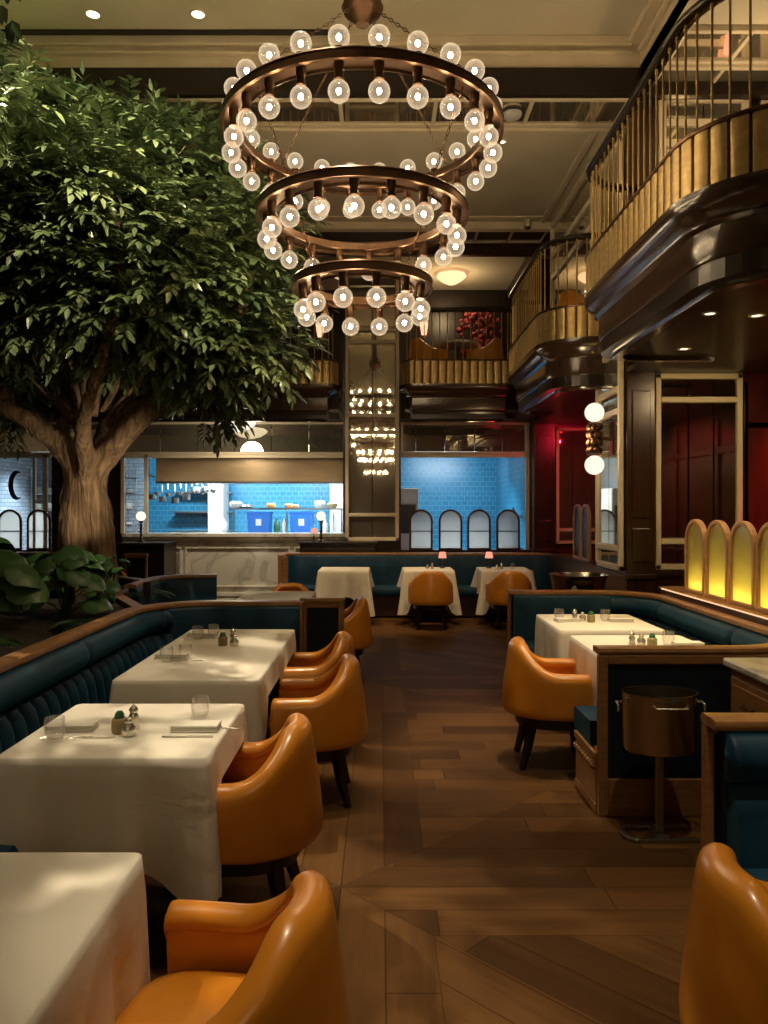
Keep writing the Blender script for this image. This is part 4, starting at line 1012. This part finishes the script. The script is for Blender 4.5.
# recessed downlights (fixtures)
def downlight(label, x, y, z, r=.06):
    t = thing('recessed_downlight', label, 'light', (x, y, z), 0, 'recessed ceiling downlights')
    MB().lathe([(r, -.008), (r + .018, -.008), (r + .02, 0), (r, 0)], n=20).build('trim_ring', 'creamf', t, smooth=40)
    MB().lathe([(0, -.004), (r, -.004), (r, -.001), (0, -.001)], n=20).build('lens', 'down', t)
for k, (px, py) in enumerate(((93, 14), (198, 14))):
    Y = (6.17 - CH) * F / (CY - py); downlight('recessed downlight near the top edge of the photo, %s one over the tree' % ('left', 'right')[k], (px - CX) * Y / F, Y, 6.17)
for k, (px, py) in enumerate(((395, 212), (458, 205), (512, 113))):
    Y = (5.6 - CH) * F / (CY - py) if k < 2 else 7.7; downlight(('small recessed downlight in the far ceiling, left of two', 'small recessed downlight in the far ceiling, right of two', 'recessed downlight beside the ceiling mirror strip')[k], (px - CX) * Y / F, Y if k < 2 else 8.3, 5.6, .035)
for k, (px, py) in enumerate(((710, 310), (684, 346), (757, 312))):
    Y = (ZS + .05 - CH) * F / (CY - py); downlight('recessed downlight in the dark ceiling under the near balcony, ' + ('middle one', 'farthest one', 'rightmost one')[k], (px - CX) * Y / F, Y, ZS + .03, .035)
for (x, y) in ((2.1, 5.0), (2.1, 6.2), (2.6, 5.6)): light('SPOT', (x, y, ZS - .03), 26, WARM, .03, (x - .25, y, .7), 80, .8)
light('SPOT', (3.2, 6.1, ZS - .03), 13, WARM, .03, (3.1, 7.6, 1.9), 100, .8)  # spot added to brighten the cream frame of the large mirror
light('SPOT', (1.9, 3.0, ZS - .03), 6, WARM, .03, (1.9, 2.4, .5), 80, .8)
for x in (-3.2, -2.0, -1.1): light('SPOT', (x, 11.5, 2.99), 26, NEUT, .04, (x, 12.5, .6), 80, .8)  # spots without fixtures, added to brighten the marble counter
# red accent lights of the side room
light('SPOT', (4.1, 6.6, 2.9), 35, RED, .05, (4.6, 7.6, 1.6), 90, .8)
light('SPOT', (3.6, 3.0, 2.9), 25, RED, .05, (4.7, 3.4, 1.8), 110, .8)
light('SPOT', (3.2, 10.6, 2.85), 16, RED, .05, (3.3, 12.2, 2.3), 110, .8)
light('POINT', (2.2, 9.9, 2.4), 2, RED, .08)
# security camera
t = thing('security_camera', 'small dark dome security camera at the far ceiling edge', 'camera', (2.02, 10.55, 5.5))
MB().cyl((0, 0), .05, 0, .09, 14).build('housing', 'cream', t, smooth=40); MB().sphere((0, 0, 0), .042, 12, 8).build('lens_dome', 'black', t, smooth=170)
# ceiling fittings seen beside the mirror strip
t = thing('smoke_detector', 'round white detector on the ceiling mirror strip at the right', 'detector', (1.32, 7.7, 5.59))
MB().lathe([(0, -.05), (.05, -.05), (.09, -.03), (.10, 0), (0, 0)], n=24).build('body', 'white', t, smooth=40)

# ================================================================ TABLEWARE
TZ = .7585
def tumbler(label, x, y, g=None, s=1):
    t = MB().lathe([(0, 0), (.026, 0), (.036, .02), (.040, .05), (.036, .088), (.0345, .088), (.0382, .05), (.034, .022), (.024, .006), (0, .006)], n=20).build('tumbler', 'tumbler', smooth=60, loc=(x, y, TZ))
    t.scale = (s, s, s); return tag(t, label, 'glass', 'water tumblers')
def napkin(label, x, y, rz=0):
    b = MB(); b.box(-.045, .045, -.095, .095, 0, .008).box(-.043, .044, -.093, .094, .009, .017).box(-.044, .043, -.094, .092, .018, .026)
    return tag(b.build('folded_napkin', 'napkin', bevel=.003, loc=(x, y, TZ), rz=rz), label, 'napkin', 'folded white napkins')
def fork(label, x, y, rz, knife=False):
    b = MB()
    if knife: b.box(-.006, .006, -.10, .0, 0, .004).box(-.008, .006, 0, .10, 0, .002)
    else:
        b.box(-.004, .004, -.10, .04, 0, .003).box(-.011, .011, .04, .058, 0, .003)
        for k in range(4): b.box(-.011 + k * .0064, -.008 + k * .0064, .058, .095, 0, .003)
    return tag(b.build('knife' if knife else 'fork', 'silver', bevel=.001, loc=(x, y, TZ), rz=rz), label, 'cutlery', 'silver cutlery')
def shaker(label, x, y, kind=0):
    t = thing(('salt_shaker', 'pepper_mill', 'condiment_jar')[kind], label, ('shaker', 'mill', 'jar')[kind], (x, y, TZ), 0, ('salt shakers', 'pepper mills', 'condiment jars')[kind])
    if kind == 0:
        MB().lathe([(0, 0), (.022, 0), (.026, .012), (.024, .03), (.016, .042), (0, .042)], n=16).build('body', 'silver', t, smooth=50)
        MB().sphere((0, 0, .050), .014, 12, 8).build('cap', 'silver', t, smooth=170)
    elif kind == 1:
        MB().lathe([(0, 0), (.020, 0), (.022, .01), (.014, .03), (.019, .045), (.012, .058), (0, .058)], n=16).build('body', 'silver', t, smooth=50)
        MB().lathe([(0, .058), (.015, .060), (.017, .07), (.01, .08), (.004, .085), (0, .09)], n=16).build('cap', 'silver', t, smooth=50)
    else:
        MB().lathe([(0, 0), (.026, 0), (.028, .01), (.028, .045), (.022, .052), (0, .052)], n=16).build('glass_body', 'jar', t, smooth=50)
        MB().lathe([(.0, .052), (.018, .052), (.016, .066), (.01, .075), (0, .075)], n=14).build('stuffing', 'green', t, smooth=50)
    t.scale = (1.12, 1.12, 1.12)
    return t
# second left table (nearest laid one)
tumbler('tumbler at the left place of the second left table, by the banquette', -1.25, 2.96)
napkin('folded napkin at the left place of the second left table', -1.24, 3.10, pi / 2 + .1)
fork('fork beside the left napkin on the second left table', -1.22, 2.99, pi / 2 + .1)
fork('knife beside the left napkin on the second left table', -1.13, 2.985, pi / 2 + .1, True)
shaker('dark condiment jar with green top in the middle of the second left table', -1.035, 3.06, 2)
shaker('silver salt shaker beside the condiment jar, second left table', -.985, 3.02, 0)
shaker('silver pepper mill behind the salt shaker, second left table', -.995, 3.11, 1)
tumbler('tumbler at the right place of the second left table, by the chair', -.765, 3.28)
napkin('folded napkin at the right place of the second left table', -.74, 3.10, pi / 2)
fork('knife in front of the right napkin on the second left table', -.75, 3.0, pi / 2, True)
fork('fork behind the right napkin on the second left table', -.66, 3.13, pi / 2 - .3)
# long table
for nm, y0 in (('near', 4.45), ('far', 5.22)):
    tumbler('tumbler by the banquette on the %s half of the long table' % nm, -1.24, y0 + .02)
    napkin('folded napkin by the banquette on the %s half of the long table' % nm, -1.24, y0 + .14, pi / 2)
    fork('fork by the banquette on the %s half of the long table' % nm, -1.13, y0 + .04, pi / 2)
    tumbler('second tumbler by the banquette on the %s half of the long table' % nm, -1.15, y0 + .10)
shaker('amber condiment jar in the middle of the long table', -1.02, 5.0, 2)
shaker('silver salt shaker in the middle of the long table', -.94, 4.98, 0)
shaker('silver pepper mill in the middle of the long table', -.97, 5.08, 1)
# right booth
for nm, y0, x0 in (('nearer', 4.98, 1.72), ('farther', 6.05, 1.62)):
    shaker('silver pepper mill on the %s right booth table' % nm, x0 - .09, y0, 1)
    shaker('silver salt shaker on the %s right booth table' % nm, x0 - .02, y0 + .03, 0)
    shaker('condiment jar on the %s right booth table' % nm, x0 + .03, y0 - .03, 2)
    tumbler('tumbler right of the shakers on the %s right booth table' % nm, x0 + .16, y0 + .04)
    napkin('folded napkin on the banquette side of the %s right booth table' % nm, x0 + .27, y0, pi / 2)
tumbler('tumbler left of the shakers on the farther right booth table', 1.43, 6.15)
napkin('folded napkin on the aisle side of the farther right booth table', 1.47, 6.05, pi / 2 + .2)
for k, (px, w_) in enumerate(((429, 'middle'), (498, 'rightmost'))):
    x = (px - CX) * 11.3 / F
    shaker('silver salt shaker on the %s far table' % w_, x - .03, 11.2, 0); shaker('pepper mill on the %s far table' % w_, x + .04, 11.22, 1)
tumbler('tumbler on the rightmost far table', (512 - CX) * 11.3 / F, 11.25)

# ================================================================ CHAMPAGNE BUCKETS
def bucket(label, loc, w_=.185, d=.13, h=.29, stem=.44):
    t = thing('champagne_stand', label, 'bucket', loc)
    def ell(a, b, z, n=32): return [(a * cos(2 * pi * k / n), b * sin(2 * pi * k / n), z) for k in range(n)]
    n = 32; rings = [ell(.01, .01, stem + .01), ell(w_ * .93, d * .93, stem), ell(w_ * .97, d * .97, stem + .02), ell(w_, d, stem + h - .01), ell(w_ + .006, d + .006, stem + h), ell(w_ - .004, d - .004, stem + h), ell(w_ * .94, d * .94, stem + .03), ell(.01, .01, stem + .03)]
    vs = [p for r in rings for p in r]; fs = []
    for r in range(len(rings) - 1):
        for k in range(n): j = (k + 1) % n; fs.append((r * n + k, r * n + j, (r + 1) * n + j, (r + 1) * n + k))
    MB().add(vs, fs).build('bucket', 'bucket', t, smooth=40)
    for s in (-1, 1):
        MB().tube([(s * w_, 0, stem + h - .05), (s * (w_ + .03), 0, stem + h - .05), (s * (w_ + .03), -.03, stem + h - .06), (s * (w_ + .03), -.03, stem + h - .09)], .006, 8).build('handle', 'silver', t, smooth=50)
    MB().tube([(-w_ * .4, -d * .97, stem + h - .04), (-w_ * .35, -d * 1.18, stem + h - .05), (w_ * .45, -d * 1.18, stem + h - .05), (w_ * .5, -d * .95, stem + h - .04)], .005, 8).build('front_handle', 'silver', t, smooth=50)
    MB().box(-.02, .02, -.012, .012, .03, stem + .005).build('stem', 'steel', t, bevel=.003)
    # U-shaped foot plate
    path = fillet([(w_ * .95, -.06), (-w_ * .95, -.06), (-w_ * .95, .10), (w_ * .95, .10)], .06, 8)
    MB().sweep(path, [(-.014, 0), (.014, 0), (.014, .02), (-.014, .02)], 1).box(-.03, .03, -.06, .10, 0, .03).build('foot', 'steel', t, bevel=.004)
    return t
bucket('oval champagne bucket on a tall stand in front of the right partition', (1.40, 3.86, 0))
t = thing('ice_bucket', 'wide silver ice bucket on a stand behind the right booth', 'bucket', (1.92, 7.45, 0))
MB().lathe([(0, .72), (.20, .72), (.23, .80), (.26, .96), (.275, 1.0), (.285, 1.01), (.27, 1.01), (.25, .96), (.21, .76), (0, .75)], n=36).build('bucket', 'bucket', t, smooth=40)
MB().cyl((0, 0), .02, .02, .72, 12).build('stem', 'silver', t, smooth=40); MB().lathe([(0, 0), (.16, 0), (.16, .015), (.03, .03), (0, .03)], n=24).build('foot', 'silver', t, smooth=40)
MB().lathe([(0, 0), (.03, 0), (.03, .004), (0, .004)], n=16).build('emblem', 'silver', t, loc=(-.1, -.235, .88)).rotation_euler = (pi / 2, 0, -.35)

# ================================================================ PLANTER, TREE, PLANTS
pl = MB(); pp = fillet([(-1.86, -3.5), (-1.86, 6.0), (-2.4, 7.0), (-2.46, 8.3), (-3.2, 9.0), (-6.5, 9.3)], .12, 4)
pl.sweep(pp, [(-.03, 0), (.03, 0), (.03, .84), (-.03, .84)], 1)
tag(pl.build('planter', 'mahog'), 'raised planter bed behind the left banquette holding the tree', 'planter')
t = thing('planter_rail', 'oak rim of the planter curving round beyond the left banquette', 'rail')
MB().sweep(fillet([(-1.86, 5.6), (-1.86, 6.0), (-2.4, 7.0), (-2.46, 8.3), (-3.2, 9.0)], .12, 4), [(-.045, .84), (.045, .84), (.045, .87), (-.045, .87)], 1).build('rim', 'rail', t)
so = MB(); N = 40; vs = []; fs = []
for i in range(N + 1):
    for j in range(N + 1):
        x = -6.45 + 4.6 * i / N; y = -3.4 + 12.4 * j / N
        x = -6.45 + 4.53 * i / N
        if y > 5.9: x = min(x, -1.92 - (y - 5.9) * .52 if y < 7 else -2.50)
        if y > 8.2: x = min(x, -2.52 - (y - 8.2) * 1.1)
        vs.append((x, y, .80 + .03 * sin(x * 5 + y * 3) + .03 * random.random()))
for i in range(N):
    for j in range(N): a = i * (N + 1) + j; fs.append((a, a + 1, a + N + 2, a + N + 1))
o = so.add(vs, fs).build('soil', 'soil', smooth=170); tag(o, 'dark soil and moss filling the planter', 'soil', kind='stuff')

tree = thing('indoor_tree', 'large leafy indoor tree rising from the planter on the left', 'tree', (0, 0, 0))
def limb(b, pts, r, Y=None):
    P = [at(px, py, yy) for px, py, yy in pts]
    # smooth subdivision of the path (Catmull-Rom)
    out = []; ro = []
    for i in range(len(P) - 1):
        p0, p1, p2, p3 = P[max(i - 1, 0)], P[i], P[i + 1], P[min(i + 2, len(P) - 1)]
        for k in range(6):
            t = k / 6; out.append(.5 * ((2 * p1) + (p2 - p0) * t + (2 * p0 - 5 * p1 + 4 * p2 - p3) * t * t + (3 * p1 - p0 - 3 * p2 + p3) * t ** 3)); ro.append(r[i] + (r[i + 1] - r[i]) * t)
    out.append(P[-1]); ro.append(r[-1]); b.tube(out, [q * .88 for q in ro], 12)
tk = MB()
limb(tk, [(84, 612, 7.35), (82, 560, 7.35), (82, 510, 7.3), (80, 468, 7.3), (55, 440, 7.2), (25, 418, 7.0), (-15, 400, 6.9), (-60, 370, 6.8)], [.24, .21, .20, .185, .12, .095, .085, .06])
limb(tk, [(70, 610, 7.4), (70, 560, 7.45), (72, 510, 7.4), (75, 470, 7.35), (62, 432, 7.5), (72, 405, 7.6), (60, 350, 7.6), (70, 280, 7.7)], [.15, .13, .13, .14, .08, .075, .06, .04])
limb(tk, [(106, 606, 7.3), (104, 560, 7.25), (99, 515, 7.25), (92, 475, 7.25), (118, 440, 7.2), (150, 410, 7.1), (190, 375, 6.9), (230, 330, 6.8), (255, 270, 6.8)], [.17, .13, .135, .17, .14, .11, .08, .055, .03])
limb(tk, [(94, 500, 7.5), (98, 470, 7.6), (104, 430, 7.8), (120, 380, 8.0), (150, 320, 8.1), (190, 250, 8.1)], [.14, .13, .09, .07, .05, .03])
limb(tk, [(88, 480, 7.2), (84, 445, 7.0), (84, 420, 6.8), (100, 360, 6.5), (120, 280, 6.3), (110, 180, 6.3)], [.12, .09, .075, .06, .05, .03])
limb(tk, [(10, 413, 7.0), (-5, 360, 7.1), (20, 300, 7.2), (35, 200, 7.3), (60, 120, 7.3)], [.085, .07, .06, .045, .03])
limb(tk, [(75, 620, 7.2), (60, 608, 7.05)], [.16, .05]); limb(tk, [(108, 606, 7.2), (122, 603, 7.1)], [.12, .05])
o = tk.build('trunk', 'bark', tree, smooth=170)
md = o.modifiers.new('remesh', 'REMESH'); md.mode = 'VOXEL'; md.voxel_size = .022; md.use_smooth_shade = True
md = o.modifiers.new('smooth', 'SMOOTH'); md.iterations = 6; md.factor = .6
tx = bpy.data.textures.new('bark_lumps', 'CLOUDS'); tx.noise_scale = .16
md = o.modifiers.new('lumps', 'DISPLACE'); md.texture = tx; md.strength = .05; md.mid_level = .5

def leaf(vs, fs, tone, p, d, up, L, Wd, tn):
    """p base, d direction, up approx normal; folded six-vertex leaf"""
    s = d.cross(up)
    if s.length < .01: return
    s.normalize(); n = s.cross(d).normalized(); k = len(vs)
    dr = n * (-.10 * L)
    for q in (p, p + d * L * .38 + s * Wd + n * .15 * Wd, p + d * L * .45 + n * -.12 * Wd, p + d * L * .38 - s * Wd + n * .15 * Wd, p + d * L * .78 + s * Wd * .55 + dr * .6, p + d * L + dr * 1.3, p + d * L * .78 - s * Wd * .55 + dr * .6):
        vs.append(tuple(q)); tone.append(tn)
    fs += [(k, k + 1, k + 2), (k, k + 2, k + 3), (k + 1, k + 4, k + 5, k + 2), (k + 2, k + 5, k + 6, k + 3)]
rnd = random.Random(11)
clumps = []
for (px, py, Y, r) in [(60, 138, 7.0, .62), (115, 135, 7.1, .45), (10, 150, 6.8, .5), (-60, 180, 7.0, .8), (155, 185, 7.0, .55), (80, 200, 6.5, .6), (205, 195, 7.2, .42), (20, 230, 6.5, .6), (130, 245, 6.6, .65), (220, 250, 7.0, .52),
                       (70, 290, 6.6, .62), (-40, 290, 6.8, .7), (180, 300, 6.8, .62), (250, 270, 7.2, .38), (232, 320, 7.1, .46), (30, 325, 6.9, .45), (120, 320, 6.5, .45), (205, 345, 6.9, .50), (262, 350, 7.0, .30), (-30, 350, 7.1, .45),
                       (240, 375, 7.0, .30), (208, 402, 7.1, .28), (130, 150, 8.2, .7), (30, 200, 8.4, .8), (200, 260, 8.3, .7), (60, 300, 8.4, .7), (160, 350, 8.2, .5), (205, 415, 7.6, .2), (268, 230, 7.6, .25), (10, 395, 7.6, .28), (-190, 30, 4.0, -.5), (-25, 115, 5.6, -.42), (150, 290, 7.4, .7), (90, 250, 7.6, .9)]:
    clumps.append((at(px, py, Y) if r > 0 else Vector({4.0: (-3.1, 3.05, 4.5), 5.6: (-2.75, 5.55, 4.5)}[Y]), r))  # negative r: clumps out of view, added to dapple the left tables
vs = []; fs = []; tone = []; nsp = 0
tw = MB()
for c, r in clumps:
    Yc = r; n = int(230 * (r / .6) ** 2) if r > 0 else (60 if c.y < 5 else 40)
    r = abs(r)
    for _ in range(n):
        # a drooping sprig that starts inside the clump and hangs outward
        dirv = Vector((rnd.gauss(0, 1), rnd.gauss(0, 1), rnd.gauss(.15, .8))).normalized()
        q = c + dirv * r * (rnd.uniform(.45, 1.05) if Yc > 0 else rnd.uniform(0, 1)); q.z += .05
        q.z = min(q.z, 4.95 + rnd.random() * .3)
        d = (dirv * .8 + Vector((rnd.uniform(-.4, .4), rnd.uniform(-.4, .4), .12))).normalized()
        base_t = rnd.uniform(.0, .65)
        m = rnd.randint(5, 8); pts = [q.copy()]
        for k in range(m):
            d = (d + Vector((0, 0, -.10))).normalized(); q = q + d * .042
            sd = d.cross(Vector((0, 0, 1)));
            if sd.length < .05: sd = Vector((1, 0, 0))
            sd.normalize()
            for s in ((-1, 1) if k < m - 1 else (0,)):
                ld = (d * .7 + sd * s * .75 + Vector((0, 0, rnd.uniform(-.4, .15)))).normalized()
                leaf(vs, fs, tone, q, ld, Vector((rnd.uniform(-.5, .5), rnd.uniform(-.7, .3), 1)), rnd.uniform(.09, .14), rnd.uniform(.020, .030), min(1, base_t + rnd.uniform(0, .35)))
        nsp += 1
# a nearer spray reaching into the top left corner
for (px, py) in ((2, 5), (12, 20), (8, -20), (25, 70), (-10, 30)):
    q = at(px, py, 6.0 if py > 50 else 4.6)
    for k in range(5):
        leaf(vs, fs, tone, q, Vector((rnd.uniform(-.6, .6), rnd.uniform(-.3, .3), -1)).normalized(), Vector((0, -1, .2)), .13, .03, .2)
mb = MB(); mb.v = vs; mb.f = fs; mb.tone = tone
me = bpy.data.meshes.new('foliage'); me.from_pydata(vs, [], fs); me.materials.append(M['leaf'])
a_ = me.attributes.new('tone', 'FLOAT', 'POINT'); a_.data.foreach_set('value', tone)
o = bpy.data.objects.new('foliage', me); C.objects.link(o); o.parent = tree; o['kind'] = 'stuff'
# twigs joining the clumps
tb = MB(); hub_ = at(90, 430, 7.3)
for c, r in clumps:
    h0 = hub_ if r > 0 else Vector((-3.9, 6.2, 4.2)); mid = h0.lerp(c, .55) + Vector((0, 0, .15)); tb.tube([h0.lerp(c, .15), mid, c], [.035, .022, .012], 6)
    for _ in range(4):
        e = c + Vector((rnd.gauss(0, 1), rnd.gauss(0, 1), rnd.gauss(.2, 1))).normalized() * r * .8; tb.tube([c, e], [.01, .004], 4) if r > 0 else None
tb.build('branches', 'bark', tree, smooth=60)

# broad-leaved plants
def broad_plant(label, x, y, n, R, size, seed):
    t = thing('broad_leaved_plant', label, 'plant', (x, y, .80), 0, 'broad-leaved plants in the planter'); rn = random.Random(seed)
    vs = []; fs = []; tone = []; st_ = MB()
    for k in range(n):
        a = rn.uniform(0, 2 * pi); r = R * sqrt(rn.random()); h = rn.uniform(.15, .58) * (1.15 - r / R * .4)
        c = Vector((r * cos(a), r * sin(a), h)); st_.tube([(0, 0, 0), (c.x * .4, c.y * .4, h * .7), tuple(c)], .006, 5)
        n_ = Vector((cos(a) * .5 + rn.uniform(-.3, .3), sin(a) * .5 + rn.uniform(-.3, .3) - .25, 1)).normalized()
        u = n_.cross(Vector((0, 1, .1))).normalized(); v = n_.cross(u); s = size * rn.uniform(.7, 1.15); tn = rn.random()
        k0 = len(vs); vs.append(tuple(c)); tone.append(tn)
        for ring, f in ((1, .55), (2, 1.0)):
            for i in range(14):
                b_ = 2 * pi * i / 14; rr = s * f * (1 - .25 * max(0, cos(b_)) ** 8) * (1 + .03 * sin(5 * b_))
                q = c + u * rr * cos(b_) + v * rr * sin(b_) + n_ * (.02 if ring == 1 else -.02 + .015 * sin(3 * b_)) * s / .1
                vs.append(tuple(q)); tone.append(min(1, tn + .1 * (i % 2)))
        for i in range(14):
            j = (i + 1) % 14; fs.append((k0, k0 + 1 + i, k0 + 1 + j)); fs.append((k0 + 1 + i, k0 + 15 + i, k0 + 15 + j, k0 + 1 + j))
    m_ = MB(); m_.v = vs; m_.f = fs; m_.tone = tone; m_.build('foliage', 'bigleaf', t, smooth=170); st_.build('stems', 'bigleaf2', t)
M['bigleaf2'] = mat('stems', (.03, .08, .02), .5)
broad_plant('broad-leaved plant in the planter at the left edge of the photo', -2.75, 5.3, 19, .34, .145, 1)
broad_plant('broad-leaved plant rising in front of the tree trunk', -2.42, 5.9, 17, .30, .125, 2)
broad_plant('broad-leaved plant behind the one at the left edge', -3.2, 6.3, 18, .36, .15, 3)
broad_plant('broad-leaved plant close to the right side of the trunk', -2.25, 6.5, 10, .18, .08, 4)
def fern(label, x, y, seed, n=14, L=.38):
    t = thing('fern', label, 'fern', (x, y, .80), 0, 'small ferns in the planter'); rn = random.Random(seed); vs = []; fs = []; tone = []
    for k in range(n):
        a = 2 * pi * k / n + rn.uniform(-.2, .2); d = Vector((cos(a), sin(a), .9)).normalized(); q = Vector((0, 0, 0))
        for i in range(14):
            d = (d + Vector((0, 0, -.10))).normalized(); q = q + d * L / 14; s = d.cross(Vector((0, 0, 1))).normalized(); w_ = .09 * sin(pi * (i + 1) / 15)
            for sg in (-1, 1): leaf(vs, fs, tone, q, (s * sg + d * .35).normalized(), Vector((0, 0, 1)), w_ + .02, .009, rn.random())
    m_ = MB(); m_.v = vs; m_.f = fs; m_.tone = tone; m_.build('fronds', 'bigleaf', t)
fern('small fern at the far corner of the planter by the trunk', -2.3, 7.25, 1)
fern('small fern low in the planter near the left edge of the photo', -2.4, 4.6, 2, 10, .26)
fern('small fern between the broad-leaved plants and the rail', -2.1, 5.5, 3, 12, .24)

# black planter spotlights aimed at the tree
for (x, y, aim, lab) in ((-1.98, 6.55, (-2.8, 7.3, 2.6), 'black planter spotlight right of the trunk'), (-2.45, 6.1, (-2.9, 7.4, 2.0), 'black planter spotlight in front of the trunk')):
    t = thing('planter_spotlight', lab, 'light', (x, y, .82), 0, 'planter spotlights')
    MB().cyl((0, 0), .008, 0, .08, 8).build('spike', 'black', t)
    h = MB().lathe([(0, 0), (.03, 0), (.035, .02), (.035, .13), (.030, .13), (.030, .11), (0, .11)], n=16).build('housing', 'black', t, smooth=40, loc=(0, 0, .07))
    light('SPOT', (x, y, 1.04), 24, NEUT, .03, aim, 46, .8)
